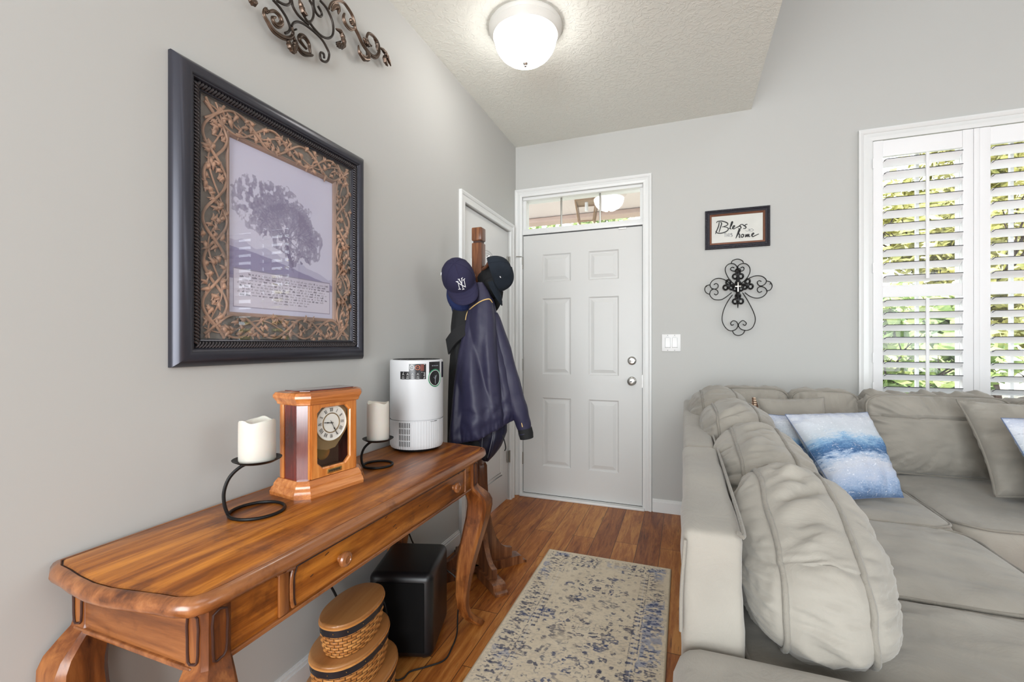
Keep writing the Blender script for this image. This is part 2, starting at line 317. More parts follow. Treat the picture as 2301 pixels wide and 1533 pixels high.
# ---------------------------------------------------------------- mesh helpers
class G:
    """collects faces and links them as one mesh object"""
    def __init__(s): s.v = []; s.f = []; s.uv = {}
    def add(s, vs, fs):
        k = len(s.v); s.v += [tuple(p) for p in vs]; s.f += [tuple(i+k for i in f) for f in fs]; return k
    def box(s, x0, x1, y0, y1, z0, z1, bev=0):
        x0, x1 = min(x0, x1), max(x0, x1); y0, y1 = min(y0, y1), max(y0, y1); z0, z1 = min(z0, z1), max(z0, z1)
        if bev:
            bm = bmesh.new(); bmesh.ops.create_cube(bm, size=1)
            for v in bm.verts: v.co = Vector(((x0+x1)/2+v.co.x*(x1-x0), (y0+y1)/2+v.co.y*(y1-y0), (z0+z1)/2+v.co.z*(z1-z0)))
            bmesh.ops.bevel(bm, geom=bm.edges[:], offset=bev, segments=3, affect='EDGES', profile=.5)
            bm.verts.index_update(); s.add([v.co[:] for v in bm.verts], [[v.index for v in f.verts] for f in bm.faces]); bm.free(); return s
        s.add([(x0,y0,z0),(x1,y0,z0),(x1,y1,z0),(x0,y1,z0),(x0,y0,z1),(x1,y0,z1),(x1,y1,z1),(x0,y1,z1)],
              [(0,3,2,1),(4,5,6,7),(0,1,5,4),(1,2,6,5),(2,3,7,6),(3,0,4,7)]); return s
    def tube(s, pts, r=.003, n=8, closed=False, flat=1.0, up=None):
        P = [Vector(p) for p in pts]; m = len(P); k0 = len(s.v)
        R = r if isinstance(r, (list, tuple)) else [r]*m
        prev = None
        for i, p in enumerate(P):
            a = P[i-1] if (i > 0 or closed) else p; b = P[(i+1) % m] if (i < m-1 or closed) else p
            t = (b-a)
            if t.length < 1e-9: t = Vector((0, 0, 1))
            t.normalize()
            ref = Vector(up) if up else (prev if prev else (Vector((0, 0, 1)) if abs(t.z) < .9 else Vector((1, 0, 0))))
            x = ref-t*ref.dot(t)
            if x.length < 1e-6: x = t.orthogonal()
            x.normalize(); y = t.cross(x); prev = x
            for j in range(n):
                c = 2*PI*j/n; s.v.append(tuple(p+x*math.cos(c)*R[i]*flat+y*math.sin(c)*R[i]))
        for i in range(m if closed else m-1):
            for j in range(n):
                a = k0+i*n+j; b = k0+i*n+(j+1) % n; c = k0+((i+1) % m)*n+(j+1) % n; d = k0+((i+1) % m)*n+j
                s.f.append((a, b, c, d))
        if not closed: s.f.append(tuple(k0+j for j in range(n))[::-1]); s.f.append(tuple(k0+(m-1)*n+j for j in range(n)))
        return s
    def lathe(s, prof, c=(0, 0, 0), n=40, rx=1, ry=1, cap=True):
        k0 = len(s.v); m = len(prof)
        for r, z in prof:
            for j in range(n):
                a = 2*PI*j/n; s.v.append((c[0]+r*rx*math.cos(a), c[1]+r*ry*math.sin(a), c[2]+z))
        for i in range(m-1):
            for j in range(n):
                a = k0+i*n+j; b = k0+i*n+(j+1) % n; s.f.append((a, b, b+n, a+n))
        if cap: s.f.append(tuple(k0+j for j in range(n))[::-1]); s.f.append(tuple(k0+(m-1)*n+j for j in range(n)))
        return s
    def prism(s, poly, h0, h1, axis='z'):
        n = len(poly)
        def p(a, b, h): return {'z': (a, b, h), 'y': (a, h, b), 'x': (h, a, b)}[axis]
        s.add([p(a, b, h0) for a, b in poly]+[p(a, b, h1) for a, b in poly],
              [tuple(range(n))[::-1], tuple(range(n, 2*n))]+[(i, (i+1) % n, n+(i+1) % n, n+i) for i in range(n)]); return s
    def grid(s, fn, nu, nv, cu=False, cv=False):
        k0 = len(s.v); NU = nu if cu else nu+1; NV = nv if cv else nv+1
        for i in range(NU):
            for j in range(NV):
                s.v.append(tuple(fn(i/nu, j/nv)))
        for i in range(nu):
            for j in range(nv):
                a = k0+i*NV+j; b = k0+((i+1) % NU)*NV+j; c = k0+((i+1) % NU)*NV+(j+1) % NV; d = k0+i*NV+(j+1) % NV
                s.f.append((a, b, c, d))
        return k0
    def sweep(s, outline, prof, cap=True):
        """prof (d, z) swept round a closed plan outline, d measured outward"""
        n = len(outline); O = [Vector(p).to_2d() for p in outline]
        area2 = sum(O[i].x*O[(i+1) % n].y-O[(i+1) % n].x*O[i].y for i in range(n)); sg = 1 if area2 > 0 else -1
        nr = []
        for i in range(n):
            e1 = (O[i]-O[i-1]).normalized(); e2 = (O[(i+1) % n]-O[i]).normalized()
            n1 = Vector((e1.y, -e1.x))*sg; n2 = Vector((e2.y, -e2.x))*sg; k = (n1+n2)
            k = k/max(.35, k.length_squared/2); nr.append(k)
        k0 = len(s.v)
        for d, z in prof:
            for i in range(n): q = O[i]+nr[i]*d; s.v.append((q.x, q.y, z))
        for r in range(len(prof)-1):
            for i in range(n):
                a = k0+r*n+i; b = k0+r*n+(i+1) % n; s.f.append((a, b, b+n, a+n))
        if cap: s.f.append(tuple(k0+i for i in range(n))); s.f.append(tuple(k0+(len(prof)-1)*n+i for i in range(n))[::-1])
        return s
    def obj(s, name, m, parent=None, ang=35, kind=None, label=None, loc=None, rot=None, smooth=True):
        me = bpy.data.meshes.new(name); me.from_pydata(s.v, [], s.f)
        bm = bmesh.new(); bm.from_mesh(me); bmesh.ops.recalc_face_normals(bm, faces=bm.faces[:])
        if smooth:
            for f in bm.faces: f.smooth = True
            for e in bm.edges:
                if len(e.link_faces) == 2 and e.calc_face_angle(0) > math.radians(ang): e.smooth = False
        bm.to_mesh(me); bm.free()
        o = bpy.data.objects.new(name, me); COL.objects.link(o); me.materials.append(M[m] if isinstance(m, str) else m)
        if parent: o.parent = parent
        if kind: o['kind'] = kind
        if label: o['label'] = label
        if loc: o.location = loc
        if rot: o.rotation_euler = rot
        return o
def tag(o, label, cat, group=None):
    o['label'] = label; o['category'] = cat
    if group: o['group'] = group
    return o
def thing(name, label, cat, loc=(0, 0, 0), rotz=0, group=None, rot=None):
    o = bpy.data.objects.new(name, None); COL.objects.link(o); o.location = loc
    o.rotation_euler = rot if rot else (0, 0, rotz); o.empty_display_size = .1
    return tag(o, label, cat, group)
def struct(name, g, m, parent=None, **k):
    o = g.obj(name, m, parent, **k); o['kind'] = 'structure'; return o
def smooth_path(pts, k=6, closed=False):
    P = [Vector(p) for p in pts]; n = len(P); out = []
    rng = range(n if closed else n-1)
    for i in rng:
        p0 = P[(i-1) % n] if (closed or i > 0) else P[i]; p1 = P[i]; p2 = P[(i+1) % n]; p3 = P[(i+2) % n] if (closed or i+2 < n) else P[(i+1) % n]
        for j in range(k):
            t = j/k
            out.append(.5*((2*p1)+(p2-p0)*t+(2*p0-5*p1+4*p2-p3)*t*t+(3*p1-p0-3*p2+p3)*t**3))
    if not closed: out.append(P[-1])
    return out
def nz(x, y=0., z=0.): return noise.noise(Vector((x, y, z)))
def sstep(a, b, x):
    t = max(0., min(1., (x-a)/(b-a))); return t*t*(3-2*t)

# ---------------------------------------------------------------- room shell
WX = -1.237; DY = 3.355; CZ = 2.728
g = G().box(-1.5, 4.6, -3.1, 3.5, -.12, 0); struct('floor', g, 'floor')
g = G()                                                     # wall on the entry side, with the closet opening
g.box(-1.36, WX, -3.1, 2.45, 0, 4.1); g.box(-1.36, WX, 2.45, 3.22, 2.035, 4.1); g.box(-1.36, WX, 3.22, 3.5, 0, 4.1)
struct('wall_left', g, 'wall')
g = G()                                                     # wall with the front door and the window
g.box(WX, -1.195, DY, 3.5, 0, 4.1); g.box(-1.195, -.258, DY, 3.5, 2.325, 4.1); g.box(-.258, 1.068, DY, 3.5, 0, 4.1)
g.box(1.068, 2.035, DY, 3.5, 0, .74); g.box(1.068, 2.035, DY, 3.5, 2.412, 4.1); g.box(2.035, 4.6, DY, 3.5, 0, 4.1)
struct('wall_front', g, 'wall')
g = G().box(4.47, 4.6, -3.1, DY, 0, 4.1); struct('wall_right', g, 'wall')
g = G().box(WX, 4.47, -3.1, -2.98, 0, 4.1); struct('wall_back', g, 'wall')
g = G().box(-1.36, 4.6, -3.1, 3.5, 4.1, 4.22); struct('ceiling', g, 'wall')
g = G().box(WX, .416, .15, DY, CZ, 3.2); struct('trim_1', g, 'ceiling')       # dropped entry ceiling
def baseboard(name, pts, nx, ny):
    g = G()
    (x0, y0), (x1, y1) = pts
    for t0, z0, z1 in ((.013, 0, .072), (.009, .072, .084), (.005, .084, .092)):
        g.box(min(x0, x1, x0+nx*t0), max(x0, x1, x0+nx*t0), min(y0, y1, y0+ny*t0), max(y0, y1, y0+ny*t0), z0, z1)
    return struct(name, g, 'trim')
baseboard('baseboard_left', ((WX, -2.98), (WX, 2.385)), 1, 0)
baseboard('baseboard_front', ((-.205, DY), (4.47, DY)), 0, -1)

# casing moulding with mitred corners: (a, z) rectangle in a wall plane
def casing(g, a0, a1, z0, z1, wdt, plane, at, sgn, bottom=False, d=.02):
    prof = [(0, 0), (0, .6), (.12, .75), (.3, .8), (.5, .62), (.62, .55), (.66, .72), (.74, .86), (.86, 1), (1, .95), (1, 0)]  # inner -> outer
    def P(a, z, h): return (a, at+sgn*h, z) if plane == 'y' else (at+sgn*h, a, z)
    runs = []
    if bottom: cs = [(a0, z0, -1, -1), (a0, z1, -1, 1), (a1, z1, 1, 1), (a1, z0, 1, -1), (a0, z0, -1, -1)]
    else: cs = [(a0, z0, -1, 0), (a0, z1, -1, 1), (a1, z1, 1, 1), (a1, z0, 1, 0)]
    for (aa, za, dx, dz), (ab, zb, ex, ez) in zip(cs[:-1], cs[1:]):
        k = len(g.v); n = len(prof)
        for t, h in prof: g.v.append(P(aa+dx*t*wdt, za+dz*t*wdt, h*d))
        for t, h in prof: g.v.append(P(ab+ex*t*wdt, zb+ez*t*wdt, h*d))
        for i in range(n-1): g.f.append((k+i, k+i+1, k+n+i+1, k+n+i))
        g.f.append(tuple(k+i for i in range(n))[::-1]); g.f.append(tuple(k+n+i for i in range(n)))
    return g

# ---- front door with transom
g = casing(G(), -1.180, -.270, 0, 2.328, .058, 'y', DY, -1)
g.box(-1.236, -1.2, DY-.012, DY-.001, 0, 2.386)
struct('trim_2', g, 'trim', ang=20)
dr = bpy.data.objects.new('door_1', None); COL.objects.link(dr); dr.location = (-1.1764, DY, 0); dr['kind'] = 'structure'
dr['label'] = 'white six panel front door'
DW = .8997
def slab(w_, z0, z1, th, panels, depth=.008):
    """door slab, face at y=0 looking -y; raised panels with bevelled sinkings"""
    g = G(); xs = sorted({0, w_, *[p[0] for p in panels], *[p[1] for p in panels]}); zs = sorted({z0, z1, *[p[2] for p in panels], *[p[3] for p in panels]})
    for i in range(len(xs)-1):
        for j in range(len(zs)-1):
            cx, cz = (xs[i]+xs[i+1])/2, (zs[j]+zs[j+1])/2
            if any(p[0] < cx < p[1] and p[2] < cz < p[3] for p in panels): continue
            g.add([(xs[i], 0, zs[j]), (xs[i+1], 0, zs[j]), (xs[i+1], 0, zs[j+1]), (xs[i], 0, zs[j+1])], [(0, 1, 2, 3)])
    for x0, x1, a, b in panels:
        lv = [(0, 0), (.004, depth*.5), (.010, depth), (.018, depth), (.042, .001)]
        for (i0, d0), (i1, d1) in zip(lv[:-1], lv[1:]):
            o = [(x0+i0, d0, a+i0), (x1-i0, d0, a+i0), (x1-i0, d0, b-i0), (x0+i0, d0, b-i0)]
            q = [(x0+i1, d1, a+i1), (x1-i1, d1, a+i1), (x1-i1, d1, b-i1), (x0+i1, d1, b-i1)]
            g.add(o+q, [(0, 1, 5, 4), (1, 2, 6, 5), (2, 3, 7, 6), (3, 0, 4, 7)])
        i1, d1 = lv[-1]; g.add([(x0+i1, d1, a+i1), (x1-i1, d1, a+i1), (x1-i1, d1, b-i1), (x0+i1, d1, b-i1)], [(0, 1, 2, 3)])
    g.add([(0, 0, z0), (w_, 0, z0), (w_, th, z0), (0, th, z0), (0, 0, z1), (w_, 0, z1), (w_, th, z1), (0, th, z1)],
          [(0, 3, 2, 1), (4, 5, 6, 7), (1, 2, 6, 5), (2, 3, 7, 6), (3, 0, 4, 7)])
    return g
xa, xb, xc, xd = .155, .379, .514, .735
pan = [(xa, xb, 1.658, 1.872), (xc, xd, 1.658, 1.872), (xa, xb, .948, 1.532), (xc, xd, .948, 1.532), (xa, xb, .240, .768), (xc, xd, .240, .768)]
slab(DW, .022, 2.026, .04, pan).obj('door_panel', 'door', dr, ang=8, loc=(0, .012, 0))
g = G()                                                     # jamb, head and transom bar
g.box(-.0186, -.003, .005, .12, 0, 2.325); g.box(DW+.003, DW+.0186, .005, .12, 0, 2.325)
g.box(-.0186, DW+.0186, .002, .12, 2.034, 2.076, .002); g.box(-.0186, DW+.0186, .005, .12, 2.305, 2.325)
g.box(-.003, .020, .02, .09, 2.076, 2.305); g.box(DW-.016, DW+.003, .02, .09, 2.076, 2.305)
g.obj('door_frame', 'trim', dr)
G().box(-.0186, DW+.0186, -.035, .10, 0, .018, .004).obj('threshold', 'trim', dr)
for x0_, x1_, z0_, z1_ in ((-.0028, -.0002, .03, 2.026), (DW+.0002, DW+.0028, .03, 2.026), (0, DW, 2.0265, 2.0335)): G().box(x0_, x1_, .0135, .03, z0_, z1_).obj('gap_shade_strip', 'shade_line', dr)  # dark strips stand in for the shadow lines in the door gaps
G().box(.0, DW, .013, .034, .0183, .0215).obj('door_sweep', 'rubber', dr)
tp = G().box(.020, DW-.016, .052, .056, 2.076, 2.305).obj('transom_pane', 'glass_pane', dr)
for x in (.2974, .5934):
    G().box(x-.0065, x+.0065, .040, .050, 2.076, 2.305, .002).obj('muntin', 'hinge', tp)
def doorknob(x, z, kind):
    if kind == 'knob':
        prof = [(.031, 0), (.031, .005), (.026, .010), (.012, .013), (.011, .030), (.020, .036), (.027, .044), (.029, .052), (.026, .060), (.014, .064)]
    else:
        prof = [(.031, 0), (.031, .006), (.028, .012), (.021, .016), (.020, .022), (.006, .024)]
    g = G().lathe(prof, n=36)
    g.v = [(x+a, .012-c, z+b) for a, b, c in g.v]
    o = g.obj('door_knob' if kind == 'knob' else 'deadbolt', 'nickel', dr)
    if kind == 'knob': G().box(x-.007, x+.007, .012-.0665, .012-.064, z-.0035, z+.0035, .001).obj('keyhole_slot', 'ink', o)
    else: G().box(x-.013, x+.013, -.029, -.012, z-.0045, z+.0045, .003).obj('thumb_turn', 'nickel', o)
doorknob(.8285, .915, 'knob'); doorknob(.8285, 1.061, 'bolt')
for z in (1.815, 1.02, .29):
    g = G(); g.box(-.0175, -.004, .0015, .0048, z-.045, z+.045)
    g.tube([(-.002, -.002, z-.046), (-.002, -.002, z+.046)], .0055, 10)
    g.obj('hinge', 'hinge', dr)
g = G(); g.tube([(-.004, -.008, 1.862), (-.03, -.03, 1.862), (-.045, -.035, 1.862)], .004, 8); g.tube([(-.004, -.010, 1.862), (-.004, -.010, 1.80)], .003, 8)
g.obj('hinge_door_stop', 'hinge', dr)
G().box(.735, .790, .004, .0115, 2.014, 2.026, .001).obj('alarm_contact', 'plastic', dr)
G().box(DW+.0005, DW+.0025, .004, .012, .87, .96).obj('strike_plate', 'nickel', dr)

# ---- closet door on the entry wall
g = casing(G(), 2.45, 3.22, 0, 2.035, .06, 'x', WX, 1); struct('trim_3', g, 'trim', ang=20)
dc = bpy.data.objects.new('door_2', None); COL.objects.link(dc); dc.location = (WX, 2.45, 0); dc['kind'] = 'structure'
dc['label'] = 'white closet door with arched top panel'
CW = .77
g = G().box(-.055, -.012, .004, CW-.004, .012, 2.03, .001)
arch = [(.13, 1.02), (.13, 1.72)]
for i in range(1, 16):
    t = i/16; arch.append((.13+.51*t, 1.72+.10*math.sin(PI*t)**1.6))
arch += [(.64, 1.72), (.64, 1.02)]
for inner, r in ((0, .006), (.022, .004)):
    cx, cz = .385, 1.37
    g.tube([(-.012, cx+(a-cx)*(1-inner*3.2), cz+(b-cz)*(1-inner*1.8)) for a, b in arch], r, 6, closed=True)
for inner, r in ((0, .006), (.022, .004)):
    g.tube([(-.012, a, b) for a, b in ((.13+inner, .22+inner), (.13+inner, .84-inner), (.64-inner, .84-inner), (.64-inner, .22+inner))], r, 6, closed=True)
g.obj('door_panel', 'trim', dc)
for z in (1.80, 1.03, .33):
    g = G(); g.tube([(.002, CW-.004, z-.045), (.002, CW-.004, z+.045)], .006, 10); g.box(-.011, -.002, CW-.03, CW-.006, z-.042, z+.042)
    g.obj('hinge', 'hinge', dc)

# ---- shuttered window
g = casing(G(), 1.070, 2.033, .76, 2.410, .072, 'y', DY, -1, bottom=True, d=.026)
struct('trim_4', g, 'trim', ang=20)
win = bpy.data.objects.new('window_1', None); COL.objects.link(win); win.location = (1.07, DY, 0); win['kind'] = 'structure'
win['label'] = 'tall window behind white plantation shutters'
def shutter(x0, x1, root):
    f = G(); zt, zm1, zm0, zb = 2.404, 1.532, 1.462, .80
    ins = .048
    f.box(x0, x0+ins, -.022, .006, .766, zt, .002); f.box(x1-ins, x1, -.022, .006, .766, zt, .002)
    f.box(x0+ins, x1-ins, -.020, .004, 2.306, zt-.001, .002); f.box(x0+ins, x1-ins, -.020, .004, zm0, zm1, .002); f.box(x0+ins, x1-ins, -.020, .004, .767, zb, .002)
    fo = f.obj('shutter_frame', 'shutter', root)
    for z0, z1 in ((zm1, 2.306), (zb, zm0)):
        n = int(round((z1-z0)/.0768)); st = (z1-z0)/n
        for i in range(n):
            zc = z0+st*(i+.5); a = math.radians(33); wd = .064
            poly = []                                       # blade section, room edge higher
            for k in range(12):
                t = 2*PI*k/12; u_ = math.cos(t)*wd/2; v_ = math.sin(t)*.0048
                poly.append((-.008-u_*math.cos(a)+v_*math.sin(a)*0, zc+u_*math.sin(a)+v_))
            lo = G().prism(poly, x0+ins+.002, x1-ins-.002, 'x').obj('louver', 'shutter', root)
            ex = -.008-(wd/2)*math.cos(a); ez = zc+(wd/2)*math.sin(a)
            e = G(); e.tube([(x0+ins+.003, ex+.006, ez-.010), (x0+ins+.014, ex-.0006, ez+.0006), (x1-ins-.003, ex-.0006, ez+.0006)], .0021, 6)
            e.obj('louver_edge_shade', 'shade_line', lo)  # dark strip put in for the shaded rim of the blade
        xr = x0+(x1-x0)*.535
        G().box(xr-.008, xr+.008, -.052, -.042, z0+.03, z1-.012, .002).obj('tilt_rod', 'shutter', root)
shutter(.0, .467, win); shutter(.494, .961, win)
G().box(.468, .493, -.024, .03, .766, 2.404, .002).obj('shutter_post', 'shutter', win)
for z in (2.27, 1.64, 1.1, .92):
    G().box(-.004, .003, -.026, -.021, z-.03, z+.03, .001).obj('shutter_hinge', 'shutter', win)
g = G(); g.box(-.001, .963, .09, .14, .742, .79); g.box(-.001, .963, .09, .14, 2.37, 2.41); g.box(-.001, .045, .09, .14, .79, 2.37); g.box(.918, .963, .09, .14, .79, 2.37)
g.box(.455, .505, .09, .14, .79, 2.37)
g.box(.255, .270, .105, .125, .79, 2.37); g.box(.690, .705, .105, .125, .79, 2.37)
g.obj('window_sash', 'trim', win)
G().box(.04, .925, .114, .118, .785, 2.375).obj('window_pane', 'glass', win)

# ---- outside: porch, lawn, trees
struct('trim_5', G().box(-1.9, .9, 3.5, 5.6, 2.76, 2.86), 'porch', label='porch ceiling')
struct('trim_6', G().box(-1.9, .9, 5.42, 5.62, 2.700, 2.755, .01), 'porch_beam', label='porch beam')
tag(G().box(-1.78, -1.62, 5.44, 5.60, 0, 2.595, .008).obj('porch_post', 'trim'), 'white porch post beyond the transom window', 'post')
struct('floor_porch', G().box(-1.9, .9, 3.51, 5.9, -.12, -.002), 'concrete')
struct('ground', G().box(-14, 22, 3.55, 40, -.35, -.13), 'grass')
lt = thing('porch_lantern', 'weathered brass box lantern on the porch ceiling beyond the transom', 'lantern', (-.99, 4.92, 2.755), .1); lt.scale = (1.3, 1.3, 1.05)
g = G(); g.box(-.09, .09, -.09, .09, -.03, -.001, .004)
g.obj('mounting_plate', 'lantern', lt)
g = G()
for sx in (-1, 1):
    for sy in (-1, 1): g.tube([(sx*.085, sy*.085, -.03), (sx*.06, sy*.06, -.24)], .007, 6)
for s_, z in ((.062, -.24), (.085, -.035)): g.tube([(s_, s_, z), (-s_, s_, z), (-s_, -s_, z), (s_, -s_, z)], .007, 6, closed=True)
g.obj('lantern_cage', 'lantern', lt)
def cone4(s0, s1, z0, z1):
    return [(s0, s0, z0), (-s0, s0, z0), (-s0, -s0, z0), (s0, -s0, z0), (s1, s1, z1), (-s1, s1, z1), (-s1, -s1, z1), (s1, -s1, z1)]
g = G(); g.add(cone4(.08, .057, -.04, -.235), [(0, 1, 5, 4), (1, 2, 6, 5), (2, 3, 7, 6), (3, 0, 4, 7)]); g.obj('lantern_glass', 'glass', lt)
G().tube([(0, 0, -.03), (0, 0, -.12)], .014, 10).obj('lantern_bulb', 'plastic', lt)

def tree(name, label, x, y, h, rad, seed, leafm, nleaf=5200, trunk=True, zc=None, grp=None, cat='tree'):
    rnd = random.Random(seed); root = thing(name, label, cat, (x, y, -.135), 0, grp)
    tips = []; g = G()
    def limb(p, d, L, r, dep):
        pts = [p]; q = p.copy(); dd = d.copy()
        for k in range(4):
            dd = (dd+Vector((rnd.uniform(-.2, .2), rnd.uniform(-.2, .2), rnd.uniform(-.05, .15)))).normalized(); q = q+dd*L/4; pts.append(q.copy())
        g.tube(pts, [r*(1-.14*i) for i in range(5)], 6)
        if dep == 0: tips.extend(pts[2:]); return
        for k in range(3):
            nd = (dd+Vector((rnd.uniform(-.9, .9), rnd.uniform(-.9, .9), rnd.uniform(-.2, .6)))).normalized()
            limb(pts[-1-k % 2], nd, L*.66, r*.55, dep-1)
    nst = 1 if trunk else 5
    for k in range(nst):
        d0 = Vector((rnd.uniform(-.1, .1), rnd.uniform(-.1, .1), 1)) if trunk else Vector((rnd.uniform(-.8, .8), rnd.uniform(-.8, .8), 1))
        limb(Vector((0, 0, 0)), d0.normalized(), h*(.34 if trunk else .3), .05*h/3 if trunk else .02, 3 if trunk else 2)
    g.obj('branches', 'bark', root)
    L = G(); cl = []
    zc = zc or h*.62
    for k in range(46):
        while True:
            c = Vector((rnd.uniform(-1, 1), rnd.uniform(-1, 1), rnd.uniform(-1, 1)))
            if .25 < c.length < 1: break
        cl.append(Vector((c.x*rad, c.y*rad, zc+c.z*h*.38)))
    for i in range(nleaf):
        c = cl[rnd.randrange(len(cl))]; p = c+Vector((rnd.gauss(0, rad*.17), rnd.gauss(0, rad*.17), rnd.gauss(0, rad*.12)))
        if p.z < .02: p.z = .05+rnd.random()*.2
        s_ = rnd.uniform(.045, .10)*(1 if y < 8 else 1.35)
        a = Vector((rnd.gauss(0, 1), rnd.gauss(0, 1), rnd.gauss(0, .6))).normalized(); b = a.orthogonal().normalized()*.5
        k = len(L.v); L.v += [tuple(p-a*s_), tuple(p+b*s_), tuple(p+a*s_), tuple(p-b*s_)]; L.f.append((k, k+1, k+2, k+3))
    L.obj('foliage', leafm, root, smooth=False)
    return root
gy = 'garden trees beyond the window'
tree('maple_tree', 'yellow green tree outside, seen between the shutter louvers above the corner pillows', 5.1, 10.3, 5.4, 1.6, 3, 'leaf_yellow', 14000)
tree('maple_tree', 'tall pale tree outside, seen through the uppermost shutter louvers', 8.2, 13.4, 6.6, 2.4, 8, 'leaf_yellow', 16000)
tree('garden_shrub', 'green bushy shrub low outside the shuttered window', 2.25, 6.2, 1.9, .7, 5, 'leaf_green', 5200, False, cat='shrub')
tree('garden_shrub', 'yellowish shrub outside beside the bare trunk', 4.0, 6.1, 2.3, .7, 6, 'leaf_yellow', 5200, False, cat='shrub')
tree('garden_tree', 'green tree beyond the porch beam, seen through the transom', -2.2, 11.0, 4.9, 1.5, 12, 'leaf_green', 5200)
tree('garden_tree', 'green tree seen through the transom beside the reflected lamp', 1.6, 14.5, 5.8, 1.6, 14, 'leaf_green', 5200)
tree('young_tree', 'slim dark young tree outside the lower shutter panel', 1.68, 4.7, 1.9, .35, 21, 'leaf_green', 500)

# ---------------------------------------------------------------- traced wall decor, coordinates on the wall planes
CROSS = [[(0.3109,1.5814),(0.2844,1.612),(0.263,1.6573),(0.261,1.6906),(0.281,1.7137),(0.3109,1.7133),(0.3294,1.6939),(0.3274,1.6721),(0.3142,1.6655),(0.2977,1.6701),(0.291,1.6815),(0.301,1.6919),(0.3142,1.6875)],[(0.3504,1.5796),(0.3831,1.6071),(0.4058,1.6495),(0.4039,1.6858),(0.3831,1.7089),(0.3537,1.7107),(0.334,1.6936),(0.336,1.6716),(0.3504,1.6635),(0.3668,1.6662),(0.372,1.6804),(0.3635,1.6897),(0.3517,1.6853)],[(0.2963,1.7201),(0.3043,1.7358),(0.334,1.7433),(0.3603,1.7321),(0.3688,1.717)],[(0.291,1.5823),(0.2577,1.6097),(0.2173,1.6228),(0.1833,1.6096),(0.1663,1.5806),(0.1765,1.5578),(0.1969,1.551),(0.2139,1.5599),(0.2159,1.5784),(0.2037,1.5886),(0.1901,1.581)],[(0.2977,1.5233),(0.2644,1.4951),(0.2308,1.4778),(0.1901,1.4829),(0.1663,1.5098),(0.1697,1.5395),(0.1901,1.5513),(0.2105,1.5416),(0.2159,1.5228),(0.2037,1.5121),(0.1915,1.52)],[(0.1642,1.5807),(0.1423,1.5743),(0.134,1.5522),(0.1423,1.5294),(0.1642,1.5174)],[(0.3733,1.5858),(0.4026,1.6134),(0.4412,1.6273),(0.4795,1.6203),(0.5017,1.594),(0.4922,1.5694),(0.47,1.5596),(0.454,1.569),(0.4496,1.5858),(0.4604,1.5946),(0.4732,1.5882)],[(0.3766,1.5202),(0.409,1.4935),(0.4476,1.4813),(0.4827,1.4908),(0.5049,1.5187),(0.4954,1.5441),(0.4732,1.5559),(0.454,1.5495),(0.4496,1.5317),(0.4604,1.5183),(0.4764,1.5248)],[(0.5049,1.5903),(0.5238,1.5822),(0.5345,1.5567),(0.5238,1.5322),(0.5017,1.526)],[(0.303,1.5084),(0.271,1.458),(0.2476,1.3997),(0.2409,1.3408),(0.2577,1.2962),(0.2877,1.2701),(0.3208,1.2771),(0.336,1.3025),(0.3274,1.3282),(0.3076,1.3359),(0.2924,1.3215),(0.2977,1.3067),(0.3109,1.3116)],[(0.3635,1.5207),(0.3961,1.4613),(0.4284,1.388),(0.438,1.3372),(0.4219,1.2905),(0.3896,1.2713),(0.3537,1.2804),(0.3386,1.3061),(0.3504,1.3278),(0.3668,1.3363),(0.385,1.32),(0.3779,1.3041),(0.3648,1.313)],[(0.303,1.2699),(0.3142,1.2478),(0.3373,1.2382),(0.3635,1.2475),(0.3766,1.2692)]]
SILVER = [[(0.334,1.5818),(0.3347,1.551),(0.336,1.5144)],[(0.3175,1.5532),(0.3537,1.5539)]]
ORN = [[(0.336,1.6423),(0.3241,1.621),(0.336,1.6058),(0.3472,1.6199)],[(0.263,1.5541),(0.2844,1.5606),(0.2977,1.5512),(0.2844,1.5422)],[(0.409,1.5551),(0.3896,1.5647),(0.3733,1.5552),(0.3896,1.5451)],[(0.332,1.4195),(0.3274,1.4453),(0.336,1.4633),(0.3426,1.4448)],[(0.334,1.6096)],[(0.2977,1.5541)],[(0.3733,1.5552)],[(0.336,1.4706)],[(0.3347,1.5437)]]
